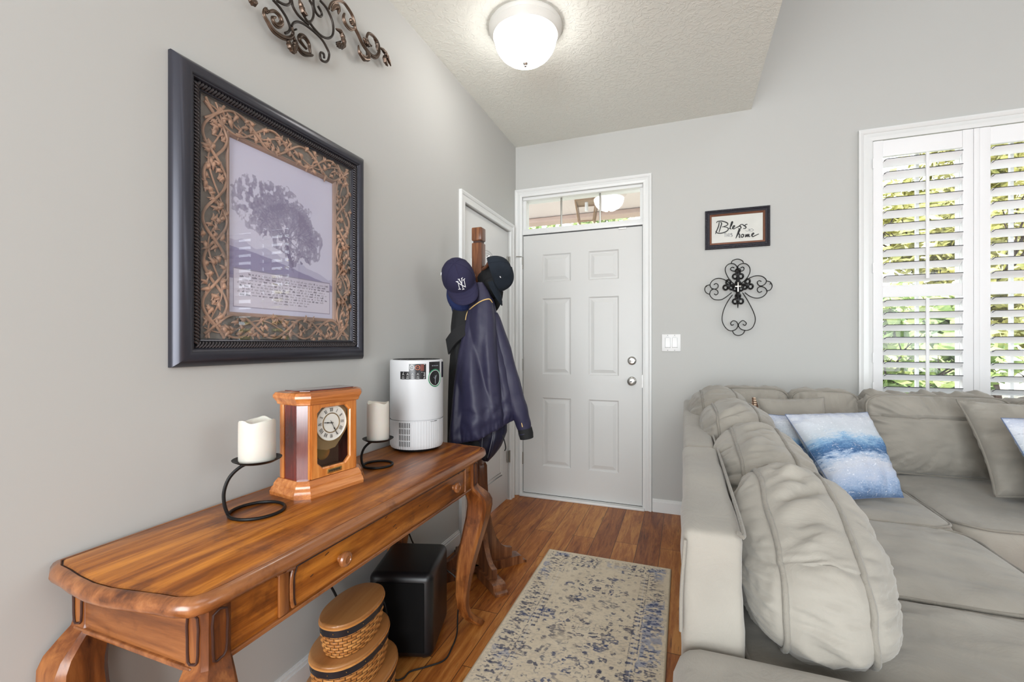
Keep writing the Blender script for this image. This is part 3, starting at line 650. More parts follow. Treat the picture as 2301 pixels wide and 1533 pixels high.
LETTERS = [[(0.224,2.0038),(0.2207,1.9782),(0.2105,1.9495),(0.2003,1.9244)],[(0.2071,1.998),(0.2139,2.007),(0.2375,2.0077),(0.2577,2.0006),(0.2724,1.9918),(0.2764,1.9819),(0.2644,1.9727),(0.2409,1.9675)],[(0.251,1.968),(0.2744,1.96),(0.279,1.9471),(0.2644,1.9336),(0.2375,1.9264),(0.2173,1.9281),(0.2051,1.9351),(0.2037,1.9441)],[(0.2844,1.9503),(0.2977,1.9711),(0.3056,1.9924),(0.301,1.9965),(0.2944,1.9773),(0.291,1.9534),(0.2977,1.9476)],[(0.301,1.9503),(0.3142,1.9601),(0.3175,1.9678),(0.3109,1.9684),(0.3056,1.9557),(0.3122,1.9478),(0.3241,1.954)],[(0.3386,1.9483),(0.3517,1.9472),(0.3557,1.9556),(0.3491,1.9635),(0.3537,1.9718),(0.3648,1.9737)],[(0.3688,1.9456),(0.3818,1.9459),(0.385,1.9544),(0.3779,1.9616),(0.3831,1.9698),(0.3935,1.9717)],[(0.2308,2.0009),(0.2389,1.9913),(0.2308,1.9625),(0.2227,1.9336)],[(0.3241,1.954),(0.3406,1.9613),(0.3537,1.9718)],[(0.3648,1.9737),(0.374,1.9641),(0.3831,1.9698)],[(0.3241,1.8845),(0.3406,1.916),(0.3491,1.9387),(0.3439,1.9413),(0.334,1.9129),(0.3255,1.8866)],[(0.3294,1.8965),(0.3406,1.9124),(0.3472,1.9082),(0.3452,1.8901),(0.3517,1.8874)],[(0.3603,1.9071),(0.3557,1.8965),(0.3616,1.888),(0.3701,1.8946),(0.3688,1.9063),(0.3603,1.9071),(0.3753,1.9043)],[(0.3798,1.8872),(0.3844,1.9065),(0.3837,1.8891),(0.3928,1.9057),(0.3935,1.8883),(0.4026,1.9064),(0.4026,1.889),(0.4103,1.8912)],[(0.4187,1.8934),(0.4316,1.9068),(0.4258,1.9102),(0.4187,1.8985),(0.4252,1.8871),(0.4412,1.8944),(0.4604,1.9021)]]
THIS = [[(0.2543,1.9234),(0.2657,1.9239)],[(0.2597,1.9237),(0.2597,1.8994)],[(0.2697,1.9221),(0.2697,1.8986)],[(0.279,1.9228),(0.279,1.8992)],[(0.2697,1.9103),(0.279,1.911)],[(0.2864,1.9222),(0.2864,1.8986)],[(0.3043,1.9169),(0.2963,1.9213),(0.2937,1.9142),(0.3036,1.9067),(0.3023,1.8988),(0.293,1.8988)]]
FLOUR = [[(0.3798,1.9345),(0.3928,1.9261),(0.4058,1.9336),(0.4187,1.9397),(0.4284,1.9302),(0.4168,1.9225),(0.4058,1.9336),(0.3974,1.9416)],[(0.4051,1.9431),(0.4064,1.9191)]]
DEC = [[(1.0758,2.2715),(1.0993,2.2658),(1.1205,2.2553),(1.1344,2.2418),(1.1422,2.2266),(1.1359,2.2098),(1.122,2.1958)],[(1.1422,2.3185),(1.1422,2.3083),(1.1297,2.2932),(1.1113,2.2841),(1.0904,2.2794)],[(1.1485,2.3229),(1.1549,2.3043),(1.1743,2.2917),(1.1975,2.289),(1.2214,2.2889)],[(1.2249,2.377),(1.2389,2.3653),(1.2442,2.3418),(1.2389,2.3193),(1.2249,2.2965)],[(1.1485,2.2358),(1.1581,2.2537),(1.1775,2.2692),(1.2077,2.2785),(1.246,2.2806),(1.2825,2.2762),(1.3051,2.2623),(1.3185,2.245),(1.3127,2.219),(1.2975,2.2045),(1.2787,2.2019),(1.275,2.2191),(1.2806,2.2279),(1.2918,2.2291),(1.2937,2.2162)],[(1.2214,2.3022),(1.246,2.2914),(1.2787,2.2877),(1.3089,2.297),(1.3322,2.3188),(1.3401,2.3439),(1.3362,2.3728),(1.3205,2.3936),(1.3013,2.4058),(1.275,2.4097)],[(1.2425,2.3894),(1.246,2.3675),(1.2568,2.3531),(1.2714,2.352),(1.2825,2.3623),(1.2787,2.3736),(1.264,2.3828)],[(1.1941,2.3105),(1.2077,2.3011),(1.2249,2.2938)]]
BAND = [[(1.3127,2.4053),(1.3244,2.4332),(1.3521,2.4627),(1.3849,2.4815),(1.4103,2.4784),(1.4364,2.4663),(1.4497,2.4449),(1.4542,2.4265),(1.4723,2.4136),(1.4954,2.3941),(1.524,2.3833),(1.5534,2.3786),(1.5836,2.3901),(1.6043,2.422),(1.5991,2.4517),(1.5785,2.465),(1.5534,2.4652),(1.5337,2.4559),(1.524,2.4307),(1.5386,2.4176),(1.5534,2.4171)],[(1.3933,2.4431),(1.3891,2.4225),(1.4017,2.4073),(1.4276,2.4062),(1.4542,2.425)],[(1.0392,2.2145),(1.0392,2.1978),(1.0531,2.1855),(1.0701,2.1724),(1.0904,2.1707),(1.1113,2.174),(1.1359,2.1869),(1.1501,2.2087),(1.1453,2.2287)],[(1.0559,2.2187),(1.0758,2.2348),(1.0963,2.234),(1.1053,2.2176),(1.0904,2.1979),(1.0758,2.1981),(1.0701,2.2089),(1.0816,2.2191)],[(1.1453,2.2108),(1.1677,2.181),(1.1908,2.1715),(1.218,2.1824),(1.2354,2.19)],[(1.2249,2.1918),(1.2214,2.2032),(1.218,2.2198),(1.2009,2.2304),(1.1841,2.2251),(1.1759,2.2095),(1.1908,2.2004),(1.2077,2.1948)]]
LEAF = [[(1.1743,2.3412),(1.1841,2.3246),(1.1941,2.3105),(1.2111,2.314)],[(1.3244,2.4048),(1.3401,2.4328),(1.3602,2.4438),(1.3582,2.4178)],[(1.3461,2.3535),(1.3725,2.3589),(1.3849,2.3433),(1.3891,2.3224),(1.3766,2.2972)],[(1.3807,2.3085),(1.3643,2.3042),(1.3501,2.3071)],[(1.4723,2.3705),(1.4769,2.3487),(1.5001,2.3377),(1.5288,2.3514),(1.5288,2.3736),(1.5049,2.3843)],[(1.6095,2.4449),(1.6415,2.4443),(1.6634,2.4304),(1.6857,2.4093)],[(1.6415,2.4309),(1.6415,2.4108),(1.6634,2.3965)],[(1.4232,2.4454),(1.432,2.4362),(1.4408,2.4269)],[(1.5001,2.4189),(1.5192,2.4088),(1.5435,2.411)],[(1.1297,2.178),(1.1359,2.1615),(1.1501,2.1446)],[(1.1613,2.1977),(1.1581,2.1751),(1.1517,2.1455)],[(1.5633,2.4619),(1.5887,2.4518),(1.5887,2.4192)],[(0.9835,2.2107),(0.999,2.209),(1.0121,2.2217)],[(1.0364,2.215),(1.0447,2.2135),(1.0503,2.2077)]]

# ---------------------------------------------------------------- switch plate, sign, cross on the front wall
sw = thing('light_switch', 'white double rocker light switch plate on the wall beside the front door', 'light switch', (-.081, DY-.0005, 1.190))
G().box(-.062, .062, -.006, 0, -.060, .060, .0025).obj('switch_plate', 'plastic', sw)
for x in (-.023, .023):
    r = G(); r.prism([(-.006, -.034), (-.0095, -.030), (-.007, .0), (-.0105, .034), (-.006, .034)], x-.016, x+.016, 'x')
    r.obj('rocker', 'plastic', sw, ang=15)
    for zz in (-.052, .052): G().tube([(x, -.0058, zz), (x, -.007, zz)], .003, 8).obj('screw', 'grey_ink', sw)
    G().box(x-.011, x+.010, -.0064, -.006, .040, .0413).obj('legend', 'grey_ink', sw)
    g = G().tube([(x-.0172, -.0062, -.0352), (x+.0172, -.0062, -.0352), (x+.0172, -.0062, .0352), (x-.0172, -.0062, .0352)], .0007, 4, closed=True)
    g.obj('rocker_outline', 'grey_ink', sw)

sg = thing('framed_sign', 'small black framed sign with script lettering above the iron cross', 'sign', (.3305, DY-.001, 1.951))
def rect_frame(g, hw, hh, prof, y_from=0):
    """prof: (inset from outer edge, height out of the wall)"""
    k0 = len(g.v); n = len(prof)
    for i, h in prof:
        for sx, sz in ((-1, -1), (1, -1), (1, 1), (-1, 1)): g.v.append((sx*(hw-i), -h, sz*(hh-i)))
    for r in range(n-1):
        for c in range(4):
            a = k0+r*4+c; b = k0+r*4+(c+1) % 4; g.f.append((a, b, b+4, a+4))
    return g
rect_frame(G(), .1945, .131, [(0, 0), (0, .012), (.004, .018), (.012, .019), (.016, .014), (.022, .016), (.028, .013), (.030, .010), (.030, .001)]).obj('frame', 'sign_frame', sg, ang=25)
g = G()
for hw, hh in ((.1945-.008, .131-.008),):
    for s0, s1 in (((-hw, -hh), (hw, -hh)), ((hw, -hh), (hw, hh)), ((hw, hh), (-hw, hh)), ((-hw, hh), (-hw, -hh))):
        L_ = math.hypot(s1[0]-s0[0], s1[1]-s0[1]); n = int(L_/.009)
        for i in range(n):
            t = (i+.5)/n; g.tube([(s0[0]+(s1[0]-s0[0])*(t-.25/n), -.017, s0[1]+(s1[1]-s0[1])*(t-.25/n)), (s0[0]+(s1[0]-s0[0])*(t+.25/n), -.0205, s0[1]+(s1[1]-s0[1])*(t+.25/n)+.001)], .0028, 6)
g.obj('beading', 'sign_frame', sg)
rect_frame(G(), .165, .1015, [(0, .0005), (0, .012), (.003, .013), (.006, .009), (.009, .010), (.012, .006), (.012, .0005)]).obj('copper_lip', 'sign_copper', sg, ang=25)
sf = G().box(-.154, .154, -.004, -.001, -.0905, .0905).obj('sign_board', 'sign_face', sg)
def ribbon_text(strokes, r, ox, oz, y=-.0052, k=5, sm=True):
    g = G()
    for s_ in strokes:
        pts = [(x-ox, y, z-oz) for x, z in s_]
        pp = smooth_path(pts, k) if sm and len(pts) > 2 else [Vector(p) for p in pts]
        n = len(pp); g.tube(pp, [r*(.75+.5*math.sin(PI*i/max(1, n-1))) for i in range(n)], 6)
    return g
ribbon_text(LETTERS, .0027, .3305, 1.951).obj('lettering_bless_home', 'ink', sg)
ribbon_text(THIS, .0017, .3305, 1.951, sm=False).obj('lettering_this', 'grey_ink', sg)
ribbon_text(FLOUR, .0009, .3305, 1.951).obj('flourish', 'grey_ink', sg)

cr = thing('wall_cross', 'black wrought iron scroll cross with ornate centre below the framed sign', 'wall cross', (.335, DY-.001, 1.50))
for s_ in CROSS:
    pp = smooth_path([(x-.335, -.018, z-1.50) for x, z in s_], 6); G().tube(pp, .0026, 8, flat=3.4, up=(0, 1, 0)).obj('scroll_arm', 'black_iron', cr)
g = G()
for cx, cz in ((.335, 1.640), (.278, 1.570), (.392, 1.570), (.335, 1.475), (.335, 1.56)):
    for a in range(3):
        t = a*2*PI/3+PI/2; q = (cx-.335+.020*math.cos(t), -.024, cz-1.5+.023*math.sin(t))
        ring = [(q[0]+.014*math.cos(2*PI*i/12), q[1]-.004*math.sin(4*PI*i/12), q[2]+.016*math.sin(2*PI*i/12)) for i in range(12)]
        g.tube(ring, .0058, 6, closed=True)
    g.tube([(cx-.335, -.020, cz-1.5), (cx-.335, -.030, cz-1.5)], .010, 8); g.obj('rosette', 'black_iron', cr); g = G()
for a, b in (((.335, 1.70), (.335, 1.42)), ((.255, 1.57), (.415, 1.57))):
    g.tube([(a[0]-.335, -.022, a[1]-1.5), ((a[0]+b[0])/2-.335, -.024, (a[1]+b[1])/2-1.5), (b[0]-.335, -.022, b[1]-1.5)], [.002, .016, .002], 8)
g.tube([(0, -.001, .06), (0, -.024, .06)], .012, 8)
for x in (-.19, .19): G().tube([(x, -.0005, .072), (x, -.016, .072)], .003, 6).obj('wall_standoff', 'black_iron', cr)
g.obj('ornate_center', 'black_iron', cr)
g = G(); g.box(-.0035, .0035, -.0405, -.036, .025, .088, .0012); g.box(-.019, .019, -.0405, -.036, .058, .065, .0012); g.tube([(0, -.028, .06), (0, -.037, .06)], .004, 8)
g.obj('small_cross', 'silver', cr)

# ---------------------------------------------------------------- iron scroll decor high on the entry wall
sd_ = thing('scroll_wall_decor', 'dark metal scrollwork with leaves high above the big framed picture', 'wall decor', (WX+.001, 1.25, 2.35))
def wl(p, h=.022): return (h, p[0]-1.25, p[1]-2.35)
for s_ in DEC: G().tube(smooth_path([wl(p) for p in s_], 6), .0042, 8).obj('scroll_bar', 'dark_metal', sd_)
for s_ in DEC:                                          # the part above carries on with the same scrolls
    G().tube(smooth_path([wl((p[0], (1.516+.708*p[0])*1.72-.72*p[1])) for p in s_], 6), .0042, 8).obj('scroll_bar', 'dark_metal', sd_)
for p in ((1.17, 2.24), (1.38, 2.33)): G().tube([(0, p[0]-1.25, p[1]-2.35), (.022, p[0]-1.25, p[1]-2.35)], .003, 6).obj('wall_standoff', 'dark_metal', sd_)
for s_ in BAND:
    g = G(); pp = smooth_path([wl(p, .026) for p in s_], 6); n = len(pp)
    for off, rr in ((-.0055, .0034), (0, .0044), (.0055, .0034)):
        q = []
        for i in range(n):
            t = (pp[min(i+1, n-1)]-pp[max(i-1, 0)]).normalized(); s2 = Vector((0, -t.z, t.y))
            f = .35+.65*math.sin(PI*min(1, max(0, i/(n-1))))
            q.append(pp[i]+s2*off*f+Vector((.003 if off == 0 else 0, 0, 0)))
        g.tube(q, [rr*(.55+.45*math.sin(PI*i/(n-1))) for i in range(n)], 8)
    g.obj('scroll_band', 'bronze', sd_)
def leafy(s_, wd=.016):
    g = G(); pp = smooth_path([wl(p, .028) for p in s_], 5); n = len(pp)
    def fn(u, v):
        i = min(n-1, int(round(u*(n-1)))); t = (pp[min(i+1, n-1)]-pp[max(i-1, 0)]).normalized(); s2 = Vector((0, -t.z, t.y))
        k = math.sin(PI*min(.97, max(.03, u)))**.6*(1+.12*math.sin(u*34)); c = 2*PI*v
        return pp[i]+s2*math.cos(c)*wd*k+Vector((math.sin(c)*.007*k+.003*math.cos(3*c)*k, 0, 0))
    g.grid(fn, n-1, 14, cv=True); return g
for s_ in LEAF: leafy(s_, .011 if len(s_) > 2 else .008).obj('leaf', 'bronze', sd_)

# ---------------------------------------------------------------- big framed picture
FP = thing('framed_picture', 'large black framed tree print with carved copper vine mat on the entry wall', 'picture', (WX+.001, 1.148, 1.5312), PI/2)
# local: x along the wall (towards the front door), y into the wall, z up
HW, HH = .371, .408
rect_frame(G(), HW, HH, [(0, 0), (0, .010), (.004, .016), (.011, .024), (.021, .032), (.032, .035), (.039, .033), (.044, .027), (.047, .027), (.050, .022), (.050, .010)]).obj('frame', 'frame_black', FP, ang=50)
g = G()
hw, hh = HW-.058, HH-.058
for s0, s1 in (((-hw, -hh), (hw, -hh)), ((hw, -hh), (hw, hh)), ((hw, hh), (-hw, hh)), ((-hw, hh), (-hw, -hh))):
    L_ = math.hypot(s1[0]-s0[0], s1[1]-s0[1]); n = int(L_/.0092); d = ((s1[0]-s0[0])/L_, (s1[1]-s0[1])/L_)
    for i in range(n):
        t = (i+.5)/n; c = (s0[0]+(s1[0]-s0[0])*t, s0[1]+(s1[1]-s0[1])*t); q = (-d[1], d[0])
        pts = []
        for k in range(6):
            a = PI*k/5; wv = math.cos(a)*.0072
            pts.append((c[0]+q[0]*wv+d[0]*wv*.8, -.017-.007*math.sin(a), c[1]+q[1]*wv+d[1]*wv*.8))
        g.tube(pts, .0034, 6)
g.obj('rope_moulding', 'frame_rope', FP)
rect_frame(G(), HW-.050, HH-.050, [(0, .022), (.001, .017), (.017, .017), (.019, .020), (.022, .018), (.023, .012), (.025, .010)]).obj('inner_frame', 'frame_black', FP, ang=40)
g = G(); mw, mh = HW-.073, HH-.073                      # carved mat
def mat_h(x, z): return -.006-.0016*nz(x*60, z*60, 3)-.001*nz(x*150, z*150, 7)
pw, ph = .209, .256
for x0, x1, z0, z1 in ((-mw, mw, ph, mh), (-mw, mw, -mh, -ph), (-mw, -pw, -ph, ph), (pw, mw, -ph, ph)):
    nu = max(2, int((x1-x0)/.008)); nv = max(2, int((z1-z0)/.008))
    g.grid(lambda u, v: (x0+(x1-x0)*u, mat_h(x0+(x1-x0)*u, z0+(z1-z0)*v), z0+(z1-z0)*v), nu, nv)
g.obj('relief_ground', 'mat_base', FP, ang=80)
g = G(); rnd = random.Random(4)
def side_pt(sd, t, off):                                # centre line of the mat ring, t along a side
    cx, cz = (mw+pw)/2, (mh+ph)/2
    if sd == 0: return (-cx+2*cx*t, cz+off)
    if sd == 1: return (cx+off, cz-2*cz*t)
    if sd == 2: return (cx-2*cx*t, -cz-off)
    return (-cx-off, -cz+2*cz*t)
for sd in range(4):
    L_ = 2*((mw+pw)/2 if sd % 2 == 0 else (mh+ph)/2); k = round(L_/.115)
    for ph0, amp, rr in ((0, .034, .0042), (PI, .034, .0042), (PI/2+.5, .020, .0026)):
        n = 90; pts = []
        for i in range(n+1):
            t = -.06+1.12*i/n; t = min(1.07, max(-.07, t)); off = amp*math.sin(PI*k*t+ph0)
            a, b = side_pt(sd, t, off); a = max(-mw+.003, min(mw-.003, a)); b = max(-mh+.003, min(mh-.003, b))
            pts.append((a, -.010-.002*math.cos(2*PI*k*t+ph0), b))
        g.tube(pts, rr, 6)
    for i in range(k*13):                                # acanthus leaves between the vines
        t = (i+.5+rnd.uniform(-.2, .2))/(k*13); off = rnd.uniform(-.032, .032); a, b = side_pt(sd, t, off)
        an = rnd.uniform(0, 2*PI); L2 = rnd.uniform(.018, .030); wd = rnd.uniform(.005, .009)
        pts = [(max(-mw, min(mw, a+math.cos(an+.5*q)*L2*q)), -.0085-.003*math.sin(PI*q), max(-mh, min(mh, b+math.sin(an+.5*q)*L2*q))) for q in (0, .2, .4, .6, .8, 1)]
        g.tube(pts, [.0015, wd*.7, wd*.9, wd*.6, wd*.5, .0008], 6, flat=1, up=(0, 1, 0))
        for sg_ in (-1, 1):
            pts = [(a+math.cos(an+sg_*1.0*q)*L2*.7*q, -.0095-.002*q, b+math.sin(an+sg_*1.0*q)*L2*.7*q) for q in (0, .4, .8, 1)]
            pts = [(max(-mw, min(mw, p[0])), p[1], max(-mh, min(mh, p[2]))) for p in pts]
            g.tube(pts, [.002, .0035, .002, .0006], 5)
g.obj('vine_relief', 'vine', FP, ang=60)
rect_frame(G(), pw+.010, ph+.010, [(0, .004), (0, .011), (.003, .013), (.006, .010), (.008, .011), (.012, .006), (.013, .002)]).obj('inner_lip', 'mat_lip', FP, ang=40)
# the print itself: lavender sky, tree, hills, verse panel
W_, H_ = 330, 410
XX, ZZ = np.meshgrid(np.linspace(0, 1, W_), np.linspace(0, 1, H_))
def vnoise(X, Y, sc, seed):
    r = np.random.RandomState(seed).rand(256, 256); x = X*sc; y = Y*sc
    xi = np.floor(x).astype(int); yi = np.floor(y).astype(int); fx = x-xi; fy = y-yi; fx = fx*fx*(3-2*fx); fy = fy*fy*(3-2*fy)
    a = r[yi % 256, xi % 256]; b = r[yi % 256, (xi+1) % 256]; c = r[(yi+1) % 256, xi % 256]; d = r[(yi+1) % 256, (xi+1) % 256]
    return (a*(1-fx)+b*fx)*(1-fy)+(c*(1-fx)+d*fx)*fy
def fbm(X, Y, sc, seed, o=4): return sum(vnoise(X, Y, sc*2**i, seed+i)*.5**i for i in range(o))/sum(.5**i for i in range(o))
def L3(c): return np.array(lin(c))
def mixc(img, mask, c): m_ = np.clip(mask, 0, 1)[..., None]; return img*(1-m_)+L3(c)*m_
img = np.zeros((H_, W_, 3)); img[:] = L3((206, 204, 224))
img = mixc(img, np.clip(1.2*(fbm(XX, ZZ, 3, 1)-.35), 0, 1)*.6, (186, 182, 212)); img = mixc(img, (.5-ZZ)*1.2, (196, 196, 220))
hill = .355+.03*np.sin(XX*3+1)-.09*XX+.012*(fbm(XX, ZZ, 14, 9)-.5)
far = hill+.035+.05*(fbm(XX, ZZ*0, 9, 5)-.35)
img = mixc(img, (ZZ < far)*(ZZ > .2)*.55, (160, 156, 190)); img = mixc(img, ((ZZ < hill)*(ZZ > .2))*.85, (132, 124, 164))
tr_ = np.zeros((H_, W_)); rnd = random.Random(7)
def blob(cx, cy, r, a):
    x0, x1 = max(0, int((cx-r)*W_)), min(W_, int((cx+r)*W_)+2); y0, y1 = max(0, int((cy-r)*H_)), min(H_, int((cy+r)*H_)+2)
    if x1 <= x0 or y1 <= y0: return
    d = ((XX[y0:y1, x0:x1]-cx)**2+((ZZ[y0:y1, x0:x1]-cy)*1.22)**2)**.5
    tr_[y0:y1, x0:x1] = np.maximum(tr_[y0:y1, x0:x1], a*(d < r))
def bough(x, y, an, L_, r, dep):
    n = 7
    for i in range(n):
        an += rnd.uniform(-.22, .22); x += math.cos(an)*L_/n; y += math.sin(an)*L_/n*.82; blob(x, y, max(.0035, r*(1-.06*i)), .95)
        if dep < 3 and rnd.random() < .9:
            for q in range(3): blob(x+rnd.gauss(0, .022), y+rnd.gauss(0, .020), rnd.uniform(.004, .010), rnd.uniform(.45, .8))
    if dep:
        for k in range(3): bough(x, y, an+rnd.uniform(-.85, .85), L_*.74, r*.66, dep-1)
for k in range(14): blob(.54-.004*k, .335+.012*k, .020-.0005*k, .95)
for an in (-.25, .15, .5, .9, 1.3, 1.75, 2.2, 2.7, 3.1): bough(.50, .50, an, .105, .008, 3)
xr_, zr_ = (XX-.47), (ZZ-.60); ca1, sa1 = math.cos(-.30), math.sin(-.30); ex_ = (xr_*ca1+zr_*sa1)/.43; ez_ = (-xr_*sa1*1.0+zr_*ca1)/.215
can = (ex_**2+ez_**2 < 1.0+1.5*(fbm(XX, ZZ, 9, 33)-.5))
leafd = np.clip((fbm(XX, ZZ, 34, 35, 3)-.36)*9, 0, 1)*np.clip(1.25-.45*(ex_**2+ez_**2), .3, 1)
tr_ = np.maximum(tr_*np.where(can, 1, .0)+tr_*(ZZ < .46)*(abs(XX-.53) < .035), can*leafd*(.55+.45*fbm(XX, ZZ, 60, 37, 2)))
img = mixc(img, tr_*.9, (112, 102, 136))
box_ = (XX > .035)*(XX < .965)*(ZZ > .035)*(ZZ < .262); img = mixc(img, box_*.75, (212, 206, 220))
edge = box_*((XX < .042)+(XX > .958)+(ZZ < .041)+(ZZ > .256)); img = mixc(img, edge*.8, (120, 112, 140))
for r_ in range(10):
    zc = .232-.0175*r_; x = .16 if r_ == 0 else .07+.02*(r_ % 3); xe = .93-.03*(r_ % 2) if r_ < 8 else .72
    if r_ >= 8: x = .38
    while x < xe:
        wl_ = rnd.uniform(.012, .05)
        for j in range(int(wl_/.006)):
            up = rnd.random(); m_ = (abs(XX-(x+.006*j)) < .0021)*(ZZ > zc-.0035)*(ZZ < zc+(.008 if up > .75 else .0035))
            img = mixc(img, m_*.8, (92, 84, 104))
        x += wl_+.012
g = G(); g.grid(lambda u, v: (-pw+2*pw*v, -.0035, -ph+2*ph*u), H_-1, W_-1)
po = g.obj('art_print', attr_mat('tree_print_paper', rough=.6), FP)
ca = po.data.color_attributes.new('Col', 'FLOAT_COLOR', 'POINT'); ca.data.foreach_set('color', np.concatenate([img, np.ones((H_, W_, 1))], 2).reshape(-1).astype(np.float32))
G().box(-mw-.001, mw+.001, -.0165, -.0150, -mh-.001, mh+.001).obj('picture_glass', 'glass', FP)

# ---------------------------------------------------------------- flush ceiling lamp
cl_ = thing('ceiling_lamp', 'round white flush ceiling lamp with lit opal glass bowl in the entry', 'lamp', (-.72, 2.09, CZ-.0005))
g = G().lathe([(.176, 0), (.178, -.008), (.172, -.018), (.176, -.024), (.170, -.034), (.160, -.045), (.157, -.052), (.150, -.054)], n=64); g.obj('lamp_base', 'lamp_white', cl_)
bowl = G().lathe([(.150, -.046), (.151, -.056), (.150, -.070), (.145, -.092), (.136, -.112), (.120, -.134), (.098, -.152), (.070, -.166), (.038, -.174), (.010, -.177)], n=64); bowl.obj('glass_bowl', 'bowl', cl_)
G().lathe([(.010, -.176), (.013, -.180), (.010, -.186), (.006, -.190), (.007, -.194), (.002, -.198)], n=20).obj('finial', 'nickel', cl_)

# ---------------------------------------------------------------- console table
TZ = .735
tb = thing('console_table', 'orange-brown pine console table with cabriole legs and wide drawer against the entry wall', 'table', (-1.0, 1.175, 0))
left_end = [(-1.210, .556), (-1.185, .544), (-1.147, .540), (-1.10, .532), (-1.04, .526), (-.99, .527), (-.934, .536), (-.88, .545), (-.845, .549), (-.822, .558), (-.812, .578), (-.808, .61)]
fr = [(-.803, .75), (-.800, 1.175), (-.803, 1.60)]
right_end = [(x, 2.35-y) for x, y in left_end[::-1]]
bk = [(-1.2125, 1.6), (-1.2125, 1.175), (-1.2125, .75)]
outl = [(x+1.0, y-1.175) for x, y in left_end+fr+right_end+bk]
G().sweep(outl, [(-.004, TZ), (.0, TZ-.0025), (.0, TZ-.01)], cap=True).obj('tabletop', 'table', tb, ang=50)
g = G().sweep(outl, [(.0, TZ-.004), (.0015, TZ-.0042), (.003, TZ-.002), (.004, TZ-.004), (-.001, TZ-.008)], cap=False); g.obj('groove', 'table_dark', tb)
g = G().sweep(outl, [(.0025, TZ-.0035), (.005, TZ-.0005), (.010, TZ-.0015), (.016, TZ-.006), (.0205, TZ-.014), (.0215, TZ-.022), (.018, TZ-.030), (.010, TZ-.036), (.004, TZ-.038), (-.004, TZ-.0385)], cap=False)
g.f.append(tuple(range(9*len(outl), 10*len(outl)))[::-1]); g.obj('top_edge_moulding', 'table_edge', tb, ang=60)
def TX(x, y, z=0): return (x+1.0, y-1.175, z)
def tbox(g, x0, x1, y0, y1, z0, z1, b=.002): return g.box(x0+1, x1+1, y0-1.175, y1-1.175, z0, z1, b)
for x in (-.838, -1.225): g = G(); tbox(g, x, x+.02, .60, 1.75, .588, .698); g.obj('apron_panel', 'table', tb)
for y in (.572, 1.760): g = G(); tbox(g, -1.20, -.84, y, y+.018, .588, .698); g.obj('end_apron', 'table_end', tb)
g = G(); tbox(g, -.840, -.812, .60, 1.75, .582, .592, .003); tbox(g, -1.2, -.84, .566, .592, .582, .592, .003); tbox(g, -1.2, -.84, 1.758, 1.784, .582, .592, .003); g.obj('lower_bead', 'table_edge', tb)
g = G(); tbox(g, -.8185, -.812, .775, 1.62, .598, .692, .003); dw = g.obj('drawer', 'table', tb)
pth = [TX(-.8125, y, z) for y, z in ((.772, .600), (.768, .618), (.768, .665), (.776, .685), (.792, .692), (1.62, .692), (1.622, .688), (1.622, .602), (1.618, .598))]
G().tube(smooth_path(pth, 3), .0045, 8).obj('drawer_bead', 'table_edge', dw)
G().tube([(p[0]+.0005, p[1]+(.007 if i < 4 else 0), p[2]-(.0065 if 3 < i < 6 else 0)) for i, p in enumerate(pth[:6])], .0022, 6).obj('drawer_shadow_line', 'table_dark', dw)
g = G(); tbox(g, -.8185, -.811, .735, .762, .594, .697, .003); g.obj('drawer_stile', 'table_leg', tb)
for y in (.920, 1.523):
    g = G().lathe([(.010, 0), (.009, .006), (.011, .009), (.018, .012), (.0195, .018), (.017, .023), (.010, .026), (.009, .024), (.002, .024)], n=28)
    g.v = [(-.812+1+c, y-1.175+a, .643+b) for a, b, c in g.v]; g.obj('knob', 'table_edge', dw)
g = G(); rnd = random.Random(2)
for i in range(9):
    y = rnd.uniform(.8, 1.6); z = rnd.uniform(.605, .685); a = .55; L_ = rnd.uniform(.006, .018)
    G().tube([TX(-.8118, y, z), TX(-.8118, y+L_*math.cos(a), z+L_*math.sin(a)*.4)], .0011, 5).obj('wear_mark', 'table_dark', dw)
def cab_leg(cx, cy, dx, dy):
    """post plus cabriole leg; the knee swells along (dx, dy)"""
    g = G(); st = [(.697, 0, .029), (.60, 0, .029), (.590, .002, .030), (.570, .018, .036), (.548, .034, .042), (.525, .042, .0445), (.50, .043, .0445), (.46, .037, .043), (.41, .024, .041), (.35, .008, .038),
                   (.28, -.008, .034), (.21, -.020, .029), (.15, -.026, .0245), (.10, -.024, .021), (.062, -.012, .0195), (.035, .008, .021), (.016, .028, .023), (.004, .040, .020), (0, .040, .017)]
    k0 = len(g.v); n = 8
    for z, d, h in st:
        x, y = cx+dx*d, cy+dy*d; c = h*.28
        for a, b in ((h, -h+c), (h, h-c), (h-c, h), (-h+c, h), (-h, h-c), (-h, -h+c), (-h+c, -h), (h-c, -h)): g.v.append(TX(x+a, y+b, z))
    for i in range(len(st)-1):
        for j in range(n):
            a = k0+i*n+j; b = k0+i*n+(j+1) % n; g.f.append((a, b, b+n, a+n))
    g.f.append(tuple(k0+j for j in range(n))); g.f.append(tuple(k0+(len(st)-1)*n+j for j in range(n))[::-1])
    return g
